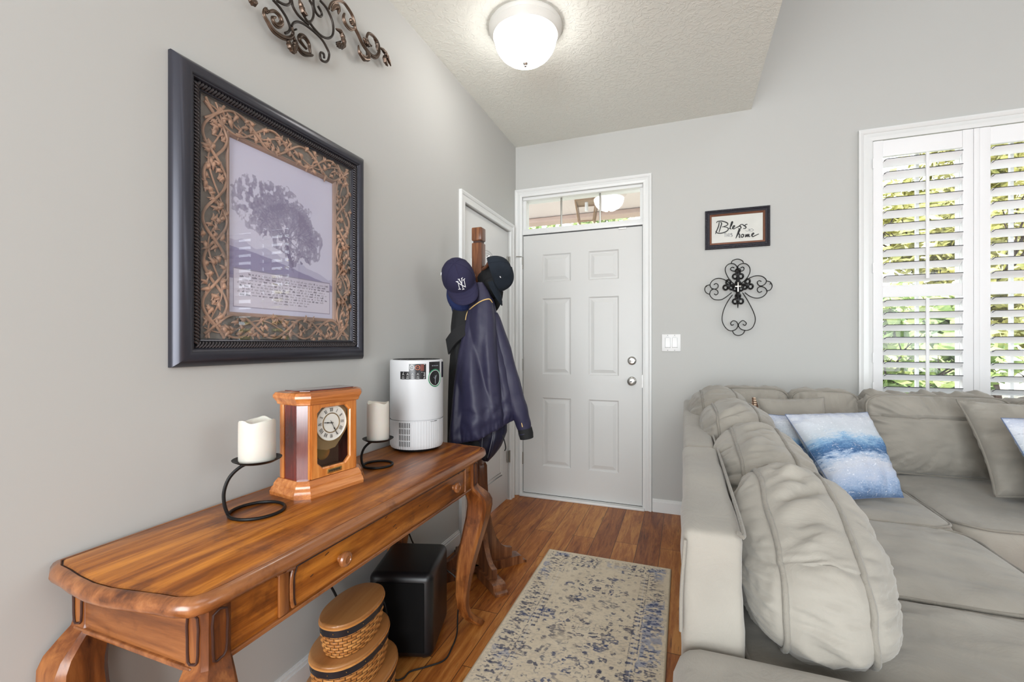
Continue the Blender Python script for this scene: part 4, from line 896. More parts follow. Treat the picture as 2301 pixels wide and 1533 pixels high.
for cx, cy, dx, dy in ((-.839, .600, .72, -.72), (-.839, 1.712, .72, .95), (-1.190, .600, .0, -.9), (-1.190, 1.712, .0, .9)):
    lg = cab_leg(cx, cy, dx, dy).obj('leg', 'table_leg', tb, ang=28)
    if cx > -1:
        g = G(); x = cx+.030; g.tube(smooth_path([TX(x, cy+a, z) for a, z in ((-.012, .60), (-.014, .64), (-.013, .685), (.013, .685), (.014, .64), (.012, .605), (0, .598))], 2, True), .0024, 6, closed=True); g.obj('carved_line', 'table_dark', lg)
    if cy < 1:
        g = G(); y = cy-.0305; g.tube(smooth_path([TX(cx+a, y, z) for a, z in ((-.012, .60), (-.014, .64), (-.013, .685), (.013, .685), (.014, .64), (.012, .605), (0, .598))], 2, True), .0024, 6, closed=True); g.obj('carved_line', 'table_dark', lg)

# ---------------------------------------------------------------- candles and holders
def holder(loc, ring, plate_z, plate_r, tall, label):
    root = thing('candle_holder', label, 'candle holder', loc, 0, 'iron candle holders on the console table')
    r = .0042
    pts = [(ring*math.cos(2*PI*i/40), ring*math.sin(2*PI*i/40), r) for i in range(40)]
    G().tube(pts, r, 8, closed=True).obj('base_ring', 'black_iron', root)
    a = math.radians(232); sx, sy = ring*math.cos(a), ring*math.sin(a)
    st = [(sx, sy, r), (sx*1.12, sy*1.12, plate_z*.22), (sx*1.14, sy*1.14, plate_z*.48), (sx*.95, sy*.95, plate_z*.74), (sx*.55, sy*.55, plate_z*.92), (sx*.12, sy*.12, plate_z-.0035)]
    G().tube(smooth_path(st, 6), .0044, 8).obj('stem', 'black_iron', root)
    G().lathe([(.004, plate_z-.004), (plate_r*.72, plate_z-.004), (plate_r*.98, plate_z+.004), (plate_r, plate_z+.006), (plate_r*.97, plate_z+.006), (plate_r*.70, plate_z-.001), (.003, plate_z-.001)], n=40).obj('drip_plate', 'black_iron', root)
    return root
def candle(loc, r, h, seed, label):
    g = G(); ns = 44
    def fn(u, v):
        a = 2*PI*v; top = h+.006*nz(math.cos(a)*1.4+seed, math.sin(a)*1.4)+.002*math.sin(3*a+seed)
        pr = [(0, 0), (.94, 0), (1, .004), (1.0, .4*h), (1.0, .8*h), (.99, top-.004), (.95, top), (.90, top-.001), (.86, top-.008), (.5, h-.016), (0.02, h-.018)]
        q = pr[int(round(u*10))]; rr = r*q[0]*(1+.012*nz(math.cos(a)*2, math.sin(a)*2, q[1]*30+seed)); return (rr*math.cos(a), rr*math.sin(a), q[1])
    g.grid(fn, 10, ns, cv=True)
    root = thing('pillar_candle', label, 'candle', loc, 0, 'pillar candles on the console table')
    g.obj('wax_body', 'wax', root, ang=50); G().tube([(0, 0, h-.018), (.001, 0, h-.010)], .0012, 6).obj('wick', 'ink', root)
C1 = (-1.066, .895, TZ); C2 = (-1.054, 1.392, TZ)
holder(C1, .066, .138, .060, 1, 'taller black iron candle holder under the short wide candle')
candle((C1[0], C1[1], TZ+.1375), .0445, .108, 1.0, 'short wide ivory candle on the taller iron holder')
holder(C2, .052, .096, .056, 0, 'shorter black iron candle holder between clock and air purifier')
candle((C2[0], C2[1], TZ+.0955), .0395, .138, 5.0, 'slim tall ivory candle between the clock and the air purifier')

# ---------------------------------------------------------------- mantel clock
ck = thing('mantel_clock', 'honey oak and dark cherry mantel clock with roman dial and glass front on the console', 'clock', (-1.063, 1.128, TZ), PI/2-.172)
# local: x along the front (to the right seen from the room), -y is the front
def chamf(w_, d_, c, back=True):
    return [(-w_/2, d_/2), (-w_/2, -d_/2+c), (-w_/2+c, -d_/2), (w_/2-c, -d_/2), (w_/2, -d_/2+c), (w_/2, d_/2)]
g = G().sweep(chamf(.236, .128, .026), [(0, 0), (.010, 0), (.011, .010), (.009, .013), (.008, .019), (.003, .027), (.003, .032), (.000, .038), (-.004, .044), (-.006, .048)])
g.obj('base', 'honey_y', ck, ang=30)
g = G().sweep(chamf(.222, .116, .024), [(0, .268), (.003, .271), (.003, .275), (.008, .284), (.011, .289), (.011, .296), (.006, .304), (-.006, .308)]); g.obj('top', 'honey_y', ck, ang=30)
G().sweep(chamf(.196, .092, .020), [(0, .307), (0, .3095), (-.002, .310)]).obj('top_panel', 'cherry', ck)
bx, by, z0, z1 = .107, .050, .048, .270
g = G(); g.box(-bx, -bx+.006, -by+.026, by, z0, z1); g.box(bx-.006, bx, -by+.026, by, z0, z1); g.box(-bx, bx, by-.006, by, z0, z1)
g.prism([(-bx, -by+.026), (-bx+.024, -by+.001), (-bx+.028, -by+.005), (-bx+.005, -by+.029)], z0, z1); g.prism([(bx, -by+.026), (bx-.024, -by+.001), (bx-.028, -by+.005), (bx-.005, -by+.029)], z0, z1)
g.obj('side_panels', 'cherry', ck, ang=25)
for x in (-bx, bx): G().box(x-.004, x+.006, by-.016, by+.002, z0, z1, .002).obj('back_stile', 'honey', ck)
g = G(); xo, zi0, zi1 = .080, z0+.001, z1-.001        # door: outer rectangle, inner chamfered opening
o8 = [(-xo, zi0), (-xo+.03, zi0), (xo-.03, zi0), (xo, zi0), (xo, zi1), (xo-.03, zi1), (-xo+.03, zi1), (-xo, zi1)]
i8 = [(-.061, .090), (-.042, .072), (.042, .072), (.061, .090), (.061, .242), (.044, .259), (-.044, .259), (-.061, .242)]
yf, yb = -by-.005, -by+.006
k = len(g.v)
g.v += [(a, yf, b) for a, b in o8]+[(a, yf, b) for a, b in i8]+[(a*.955, yf+.004, .165+(b-.165)*.965) for a, b in i8]+[(a*.955, yb, .165+(b-.165)*.965) for a, b in i8]+[(a, yb, b) for a, b in o8]
for r in range(4):
    for j in range(8): g.f.append((k+r*8+j, k+r*8+(j+1) % 8, k+(r+1)*8+(j+1) % 8, k+(r+1)*8+j))
for j in range(8): g.f.append((k+32+j, k+32+(j+1) % 8, k+(j+1) % 8, k+j))
door = g.obj('door', 'honey', ck, ang=25)
for x in (-.0825, .0825): G().box(x-.004, x+.004, -by-.003, -by+.004, z0+.001, z1-.001, .0015).obj('door_stile', 'honey', ck)
G().box(-.060, .060, -by-.001, -by+.0005, .072, .258).obj('glass_front', 'glass', door)
G().box(-.026, .026, yf-.0012, yf, .054, .067, .0004).obj('name_plate', 'brass', door)
g = G()
for i in range(9): g.box(-.020+.0045*i, -.0172+.0045*i, yf-.0016, yf-.0011, .0575+.001*(i % 2), .0635)
g.obj('engraving', 'ink', door)
G().box(-.092, .092, by-.0075, by-.006, z0, z1).obj('case_back', 'clock_inside', ck)
G().box(-.088, .088, -by+.03, by-.007, z0, z0+.006).obj('case_floor', 'clock_inside', ck)
g = G(); plate = [(-.068, .264), (-.068, .155), (-.045, .130), (-.015, .122), (.015, .126), (.035, .148), (.068, .190), (.068, .264)]
g.prism(plate, -by+.011, -by+.013, 'y'); g.obj('dial_plate', 'gold_plate', ck)
DZ = .204; KD = 1.18; dyf = -by+.0105
g = G().lathe([(.001, 0), (.044*KD, 0), (.046*KD, .002), (.048*KD, 0), (.048*KD, -.002)], n=48); g.v = [(a, dyf-c, DZ+b) for a, b, c in g.v]; dial = g.obj('dial', 'dial', ck)
g = G()
for rr in (.0475*KD, .0245*KD, .0262*KD): g.tube([(rr*math.cos(2*PI*i/48), dyf-.0022 if rr > .04 else dyf-.0006, DZ+rr*math.sin(2*PI*i/48)) for i in range(48)], .0008 if rr < .04 else .0014, 6, closed=True)
g.obj('dial_rings', 'gold_plate', dial)
g = G(); num = ['XII', 'I', 'II', 'III', 'IIII', 'V', 'VI', 'VII', 'VIII', 'IX', 'X', 'XI']
for h_, s_ in enumerate(num):
    a = PI/2-h_*PI/6; er = (math.cos(a), math.sin(a)); et = (math.sin(a), -math.cos(a)); wd = {'I': .0026, 'V': .0048, 'X': .0048}
    tot = sum(wd[c] for c in s_); x = -tot/2
    def q(u, v): u *= KD; v = (v+.0345)*KD; return (er[0]*v+et[0]*u, dyf-.0008, DZ+er[1]*v+et[1]*u)
    for c in s_:
        m_ = x+wd[c]/2
        if c == 'I': g.tube([q(m_, -.0048), q(m_, .0048)], .00062, 5)
        elif c == 'V': g.tube([q(m_-.0018, .0048), q(m_, -.0048)], .0007, 5); g.tube([q(m_+.0018, .0048), q(m_, -.0048)], .0004, 5)
        else: g.tube([q(m_-.0018, .0048), q(m_+.0018, -.0048)], .0007, 5); g.tube([q(m_+.0018, .0048), q(m_-.0018, -.0048)], .0004, 5)
        x += wd[c]
g.obj('roman_numerals', 'ink', dial)
def hand(name, ang_, L_, r):
    a = PI/2-ang_; pts = [(math.cos(a)*t, dyf-.003, DZ+math.sin(a)*t) for t in (-L_*.2, 0, L_*.3, L_*.5, L_*.62, L_*.8, L_)]
    G().tube(pts, [r*.5, r, r*.5, r*1.6, r*.6, r*.9, r*.2], 6).obj(name, 'ink', dial)
hand('hour_hand', math.radians(278), .030, .0015); hand('minute_hand', math.radians(152), .044, .0013)
g = G(); g.tube([(0, .0, .13), (0, .0, .10)], .0015, 6); g.tube([(0, -.001, .108), (0, .003, .108)], .024, 32); g.obj('pendulum', 'brass', ck)

# ---------------------------------------------------------------- air purifier
AP = (-1.085, 1.700, TZ); R_ = .113
ap = thing('air_purifier', 'white cylindrical air purifier with black stickers standing on the console table', 'air purifier', AP)
ca_ = math.atan2(-AP[1], -AP[0])                       # towards the room
G().lathe([(.090, 0), (.094, .002), (.098, .010), (.100, .0125)], n=64).obj('foot', 'rubber', ap)
g = G(); ns = 240
def rib(u, v):
    a = 2*PI*v; z = .012+u*.118; rr = R_-(.004 if u < .01 else 0)-.0009*(1 if (int(v*ns) % 4) < 2 else 0); return (rr*math.cos(a), rr*math.sin(a), z)
g.grid(rib, 12, ns, cv=True); g.f.append(tuple(range(ns))[::-1]); g.obj('ribbed_base', 'purifier', ap, ang=25)
G().lathe([(R_-.003, .130), (R_-.003, .1325), (R_-.0005, .1335), (R_, .137), (R_, .372), (R_-.001, .378), (R_-.004, .381), (R_-.010, .382), (R_-.012, .378), (.005, .378)], n=96).obj('shell', 'purifier', ap)
g = G()
for i in range(40):
    a = 2*PI*i/40; g.tube([(.03*math.cos(a), .03*math.sin(a), .3795), ((R_-.014)*math.cos(a), (R_-.014)*math.sin(a), .3815)], .0018, 5)
for rr in (.04, .07, R_-.013): g.tube([(rr*math.cos(2*PI*i/40), rr*math.sin(2*PI*i/40), .3815) for i in range(40)], .0016, 5, closed=True)
g.obj('top_grille', 'rubber', ap)
def cyl(al, z, h=.0004): a = ca_+al; return ((R_+h)*math.cos(a), (R_+h)*math.sin(a), z)
def sticker(name, a0, a1, z0, z1, m, h=.0005, parent=ap, n=10):
    g = G(); g.grid(lambda u, v: cyl(a0+(a1-a0)*u, z0+(z1-z0)*v, h), n, 2); g.grid(lambda u, v: cyl(a0+(a1-a0)*u, z0+(z1-z0)*v, h*.2), n, 2); return g.obj(name, m, parent)
zt = .382
sl = sticker('icon_sticker', -.62, .34, .303, .335, 'sticker'); sticker('timer_sticker', -.28, .34, .335, .366, 'sticker', parent=ap); sticker('red_patch', .13, .26, .337, .364, 'sticker_red', .0009, sl, 4)
def arc(al, z, rx, rz, r, m, name, parent, h=.0012, a0=0, a1=2*PI, n=20):
    G().tube([cyl(al+rx*math.cos(a0+(a1-a0)*i/n)/R_, z+rz*math.sin(a0+(a1-a0)*i/n), h) for i in range(n+1)], r, 5).obj(name, m, parent)
arc(-.17, .351, .009, .009, .0011, 'white_ink', 'timer_icon', sl); arc(.03, .351, .009, .009, .0011, 'orange_ink', 'clock_icon', sl)
for al in (-.17, .03): G().tube([cyl(al-.04, .356, .0012), cyl(al, .349, .0012), cyl(al+.05, .353, .0012)], .0009, 5).obj('icon_hand', 'white_ink' if al < 0 else 'orange_ink', sl)
g = G()
for i, al in enumerate((-.50, -.33, -.15, .04)):
    g.tube([cyl(al-.05, .308, .001), cyl(al+.05, .308, .001)], .001, 5); g.tube([cyl(al-.04, .314, .001), cyl(al+.04, .314, .001)], .0008, 5)
    g.tube([cyl(al-.03, .320, .001), cyl(al, .329, .001), cyl(al+.03, .320, .001)], .0009, 5)
g.tube([cyl(-.5, .332, .001), cyl(.2, .332, .001)], .0007, 5)
g.tube([cyl(-.2, .3635, .001), cyl(.3, .3635, .001)], .0007, 5)
for k in range(7): g.tube([cyl(.24+.012*(k % 3), .306+.004*k, .001), cyl(.30, .306+.004*k, .001)], .0007, 5)
g.obj('icon_lines', 'white_ink', sl)
dk = sticker('dark_window_sticker', .46, 1.0, .288, .374, 'sticker', .0006)
g = G(); n = 32
g.grid(lambda u, v: cyl(.73+(v*.034*math.cos(2*PI*u))/R_, .306+v*.036*math.sin(2*PI*u), .0009), n, 3, cu=True); g.obj('round_badge', 'sticker', dk)
arc(.73, .306, .034, .036, .0016, 'green', 'green_ring', dk, .0012, n=40); arc(.73, .306, .030, .032, .0009, 'white_ink', 'inner_ring', dk, .0014, n=40)
g = G(); g.tube([cyl(.73, .282, .0014), cyl(.73, .316, .0014)], .0014, 5); g.tube([cyl(.66, .310, .0014), cyl(.73, .300, .0014), cyl(.80, .318, .0014)], .001, 5)
for k in range(4): g.tube([cyl(.58+.08*k, .357, .0014), cyl(.62+.08*k, .357, .0014)], .0022, 5)
g.obj('badge_marks', 'grey_ink', dk)
sticker('side_sticker', 1.16, 1.45, .305, .372, 'sticker', .0006)
g = G()
for c in range(7):
    al = -.66+c*.066
    for r in range(4):
        z = .026+r*.0255; g.tube([cyl(al, z, .0002), cyl(al, z+.021, .0002)], .0014, 6)
g.obj('air_intake', 'ink', ap)
g = G()
for k in range(11): g.tube([cyl(.52+.028*k, .1255 if k % 3 else .1265, .0004), cyl(.535+.028*k, .1255, .0004)], .0012 if k > 5 else .0008, 5)
g.obj('brand_print', 'ink', ap)

# ---------------------------------------------------------------- subwoofer, baskets, cords under the console
spk = thing('subwoofer', 'black box subwoofer with rounded edges on the floor under the console', 'speaker', (-1.030, 1.570, 0), .30)
bm = bmesh.new(); bmesh.ops.create_cube(bm, size=1)
for v in bm.verts: v.co = Vector((v.co.x*.245, v.co.y*.285, .166+v.co.z*.318))
bmesh.ops.bevel(bm, geom=[e for e in bm.edges], offset=.028, segments=6, affect='EDGES', profile=.5)
g = G(); bm.verts.index_update(); g.add([v.co[:] for v in bm.verts], [[v.index for v in f.verts] for f in bm.faces]); bm.free(); g.obj('cabinet', 'speaker', spk)
G().box(-.092, .092, -.1465, -.137, .035, .295, .004).obj('speaker_grille', 'speaker_cloth', spk)
for x in (-.085, .085):
    for y in (-.10, .10): G().lathe([(.016, 0), (.016, .010), (.012, .014)], (x, y, 0), n=16).obj('foot', 'rubber', spk)
def basket(loc, a, b, h, label, seed, top):
    root = thing('woven_basket', label, 'basket', loc, .10, 'nested oval lidded baskets')
    def sup(t, s_=1.0): c, q = math.cos(t), math.sin(t); n = 2.25; return (a*s_*math.copysign(abs(c)**(2/n), c), b*s_*math.copysign(abs(q)**(2/n), q))
    ns, rows = 40, max(5, int(h/.0125)); zt_ = h-.034
    def fn(u, v):
        row = u*rows; col = v*ns; z = u*(zt_); k = 1 if (int(row) % 2 == 0) else -1
        bul = math.sin(PI*min(1, max(0, row % 1)))
        d = .0042*bul*(.5+.5*k*math.cos(PI*col))-.0012; s_ = (.86+.14*math.sin(u*PI/2)**.7)
        x, y = sup(2*PI*v, s_); r = math.hypot(x, y); return (x*(1+d/r), y*(1+d/r), z+.0005)
    g = G(); g.grid(fn, rows*4, ns*4, cv=True); n4 = ns*4; g.f.append(tuple(range(n4))[::-1]); wb = g.obj('woven_body', 'woven', root, ang=80)
    ul = wb.data.uv_layers.new(name='UVMap'); nq = len(wb.data.polygons)-1
    for pl in wb.data.polygons:
        vs_ = [wb.data.loops[li].vertex_index for li in pl.loop_indices]; wrap = max(q % n4 for q in vs_)-min(q % n4 for q in vs_) > 4
        for li in pl.loop_indices:
            q = wb.data.loops[li].vertex_index; c = q % n4; c = n4 if (wrap and c == 0) else c; ul.data[li].uv = (c/4, (q//n4)/4)
    g = G(); k0 = 0
    for s_, z in ((.98, zt_-.003), (1.03, zt_-.003), (1.035, zt_+.020), (.98, zt_+.020)):
        for i in range(72): x, y = sup(2*PI*i/72, s_); g.v.append((x, y, z))
    for r in range(3):
        for i in range(72): g.f.append((r*72+i, r*72+(i+1) % 72, (r+1)*72+(i+1) % 72, (r+1)*72+i))
    g.obj('rim_band', 'band', root)
    g = G()
    for r in (zt_+.0195,): 
        pts = [(*sup(2*PI*i/72, 1.03), r+.002) for i in range(72)]; g.tube(pts, .004, 6, closed=True)
    g.obj('rim_splint', 'wicker', root)
    g = G(); prof = [(.2, h-.012), (1.02, h-.012), (1.045, h-.009), (1.05, h-.005), (1.03, h-.001), (.98, h), (.3, h)]
    for s_, z in prof:
        for i in range(72): x, y = sup(2*PI*i/72, s_); g.v.append((x, y, z))
    for r in range(len(prof)-1):
        for i in range(72): g.f.append((r*72+i, r*72+(i+1) % 72, (r+1)*72+(i+1) % 72, (r+1)*72+i))
    g.f.append(tuple(range(72))[::-1]); g.f.append(tuple((len(prof)-1)*72+i for i in range(72))); g.obj('lid', 'lid', root, ang=50)
    g = G()
    for k in range(5):
        t = -1.9+.5*k; x, y = sup(t, 1.04); g.tube([(x*.99, y*.99, zt_+.009), (x*1.01, y*1.01, zt_+.009)], .0015, 6)
    g.obj('tacks', 'brass', root)
basket((-1.005, 1.195, 0), .117, .170, .125, 'largest oval splint basket at the bottom of the stack on the floor', 1, False)
basket((-1.000, 1.185, .1252), .095, .142, .122, 'middle oval splint basket with dark band in the stack of three', 2, False)
basket((-.988, 1.180, .2475), .073, .120, .110, 'smallest oval splint basket on top of the stack with plain wooden lid', 3, True)
def cord(name, pts, r, label):
    g = G().tube(smooth_path(pts, 8), r, 8); o = g.obj(name, 'rubber'); return tag(o, label, 'cable')
cord('power_cord', [(-.99, 1.76, .20), (-.93, 1.77, .16), (-.90, 1.75, .11), (-.885, 1.70, .055), (-.858, 1.64, .012), (-.842, 1.569, .004), (-.835, 1.495, .004), (-.88, 1.44, .004), (-.92, 1.40, .004), (-.925, 1.365, .004), (-.945, 1.345, .006), (-.975, 1.355, .03), (-.992, 1.362, .13), (-1.00, 1.367, .23), (-1.03, 1.36, .30)], .0030, 'thin black cord looping on the floor around the subwoofer')
cord('power_cord', [(-1.222, 1.80, .45), (-1.21, 1.805, .34), (-1.20, 1.83, .27), (-1.195, 1.86, .20), (-1.19, 1.86, .10), (-1.19, 1.80, .006)], .0035, 'black cord hanging against the wall behind the subwoofer')
cord('power_cord', [(-1.224, 1.24, .46), (-1.21, 1.28, .36), (-1.20, 1.33, .27), (-1.20, 1.38, .15), (-1.20, 1.40, .006)], .0045, 'black cord coming down behind the stacked baskets')

# ---------------------------------------------------------------- rug
RW, RL = .652, 1.52; nx_, ny_ = 300, 700
X, Y = np.meshgrid(np.linspace(0, RW, nx_), np.linspace(0, RL, ny_))
im = np.zeros((ny_, nx_, 3)); im[:] = L3((228, 215, 192)); im = mixc(im, fbm(X, Y, 12, 40)*.5-.08, (204, 188, 162))
dist = fbm(X, Y, 8, 50); fleck = fbm(X*1.0, Y*1.9, 95, 51, 2); wear = fbm(X, Y*1.6, 55, 52, 3); warp_x = (fbm(X, Y, 22, 90)-.5)*.022; warp_y = (fbm(X, Y, 22, 95)-.5)*.022
Xw, Yw = X+warp_x, Y+warp_y
ed = np.minimum(np.minimum(X, RW-X), np.minimum(Y, RL-Y)); ew = np.minimum(np.minimum(Xw, RW-Xw), np.minimum(Yw, RL-Yw))
pat = np.zeros_like(X)
def line(d, c, wd): return np.clip(1.3*(1-abs(d-c)/wd), 0, 1)
along = np.where(np.minimum(X, RW-X) < np.minimum(Y, RL-Y), Yw, Xw)
bord = (ew > .016)*(ew < .098)
pat += bord*(abs(np.sin(along*PI/.045))*np.cos((ew-.056)*PI/.10) > .62)*.8
pat += bord*(np.sin(along*2*PI/.0225)*np.sin((ew-.02)*2*PI/.038) > .35)*.8
pat += (line(ed, .101, .0035)+line(ed, .133, .0025))*.8
inn = (ew > .104)*(ew < .134); pat += inn*(np.sin(along*2*PI/.030) > .15)*.9
fx = Xw-RW/2
for cy_, s_ in ((1.20, .75), (.93, 1.0), (.66, 1.15), (.34, 1.0), (.06, 1.0)):
    dy_ = Yw-cy_; rr = np.hypot(fx, dy_)/s_; th = np.arctan2(dy_, fx)
    pat += (rr < .030)*(rr > .016)*1.0; pat += (line(rr, .050+.006*np.cos(10*th), .004)+line(rr, .064+.004*np.cos(14*th), .003))*.6
    pat += ((rr > .082)*(rr < .125)*(np.cos(8*th+20*rr) > .1)*(np.sin(rr*2*PI/.018) > -.2))*.9
    pat += ((rr > .14)*(rr < .20)*(np.cos(6*th) > .55))*.75
fieldm = (ew > .15)*(np.sin(abs(fx)*2*PI/.066+1)*np.sin(Yw*2*PI/.074) > .55); pat += fieldm*.8
pat = np.clip(pat, 0, 1)
low = np.clip((dist-.40)*5+.35+.3*(ed < .14), .06, 1)
mask = pat*np.clip((wear-.43)*12, 0, 1)*low
mask = np.maximum(mask, np.clip((fleck-.56)*12, 0, 1)*np.clip(pat*.8+.16, 0, 1)*low*.9)
mask = mask*np.clip((fleck-.30)*8, 0, 1)
im = mixc(im, np.clip((fbm(X, Y, 26, 80)-.52)*5, 0, 1)*np.clip(pat+.15, 0, 1)*.45, (160, 142, 124))
blue = np.clip((fbm(X, Y, 10, 70)-.50)*7+(X > RW-.13)*.9*(Y < 1.25)-.2, 0, 1)
im = mixc(im, np.clip((fbm(X, Y, 60, 71, 2)-.40)*6, 0, 1)*bord*blue*.55, (112, 134, 180))
im = mixc(im, mask*.95, (56, 64, 94)); im = mixc(im, mask*blue*.4, (70, 96, 150))
im = mixc(im, (line(ed, .1165, .0018))*.6, (222, 220, 220)); im = mixc(im, np.clip(fbm(X, Y, 150, 99, 1)-.5, 0, 1)*.35, (150, 138, 122))
rg = thing('runner_rug', 'distressed cream and navy runner rug on the wood floor before the sofa', 'rug', (-.716, .985, 0))
g = G()
g.grid(lambda u, v: (RW*v, RL*u, .009+.0006*nz(RW*v*30, RL*u*30)), ny_-1, nx_-1)
ro = g.obj('rug_pile', attr_mat('rug_wool', rough=.95, bscale=900, bstr=.5, bdist=.002, spec=.1), rg)
ca = ro.data.color_attributes.new('Col', 'FLOAT_COLOR', 'POINT'); ca.data.foreach_set('color', np.concatenate([im, np.ones((ny_, nx_, 1))], 2).reshape(-1).astype(np.float32))
M['rug_edge'] = plain('rug_binding', (186, 170, 146), .95, bscale=400, bstr=.4)
G().tube([(0, 0, .0052), (RW, 0, .0052), (RW, RL, .0052), (0, RL, .0052)], .0050, 8, closed=True).obj('edge_binding', 'rug_edge', rg)
G().box(.003, RW-.003, .003, RL-.003, .0006, .0085).obj('rug_backing', 'rug_edge', rg)

# ---------------------------------------------------------------- coat rack
RX, RY = -.998, 2.15
rk = thing('coat_rack', 'dark brown wooden standing coat rack between the console table and the closet door', 'coat rack', (RX, RY, 0))
G().box(-.0275, .0275, -.0275, .0275, .045, 1.705, .004).obj('post', 'rack', rk)
G().box(-.0285, .0285, -.0285, .0285, 1.716, 1.785, .006).obj('post_cap', 'rack', rk); G().box(-.021, .021, -.021, .021, 1.704, 1.717).obj('post_neck', 'table_dark', rk)
for k in range(4):
    a = math.radians(49+90*k); Rm = Matrix.Rotation(a, 3, 'Z')
    g = G(); poly = [(.024, .045), (.024, .56), (.034, .565), (.042, .55), (.045, .46), (.050, .38), (.060, .30), (.074, .23), (.096, .165), (.125, .120), (.150, .100), (.176, .092), (.190, .090), (.190, .045)]
    g.prism(poly, -.013, .013, 'y'); g.v = [tuple(Rm @ Vector(p)) for p in g.v]; g.obj('bracket', 'rack', rk, ang=30)
    g = G(); g.prism([(.0, .016), (.0, .045), (.225, .045), (.240, .040), (.246, .030), (.246, .016)], -.033, .033, 'y'); g.prism([(.05, 0), (.05, .016), (.258, .016), (.268, .011), (.268, 0)], -.033, .033, 'y')
    g.v = [tuple(Rm @ Vector(p)) for p in g.v]; g.obj('foot', 'rack', rk, ang=30)
for z, a in ((1.56, -35), (1.57, 55), (1.56, 145), (1.55, -125), (1.50, 20), (1.49, -75)):
    a = math.radians(a); d = Vector((math.cos(a), math.sin(a), 0))
    G().tube([d*.02+Vector((0, 0, z)), d*.075+Vector((0, 0, z+.014)), d*.105+Vector((0, 0, z+.03)), d*.112+Vector((0, 0, z+.034))], [.009, .008, .011, .006], 10).obj('peg', 'rack', rk)

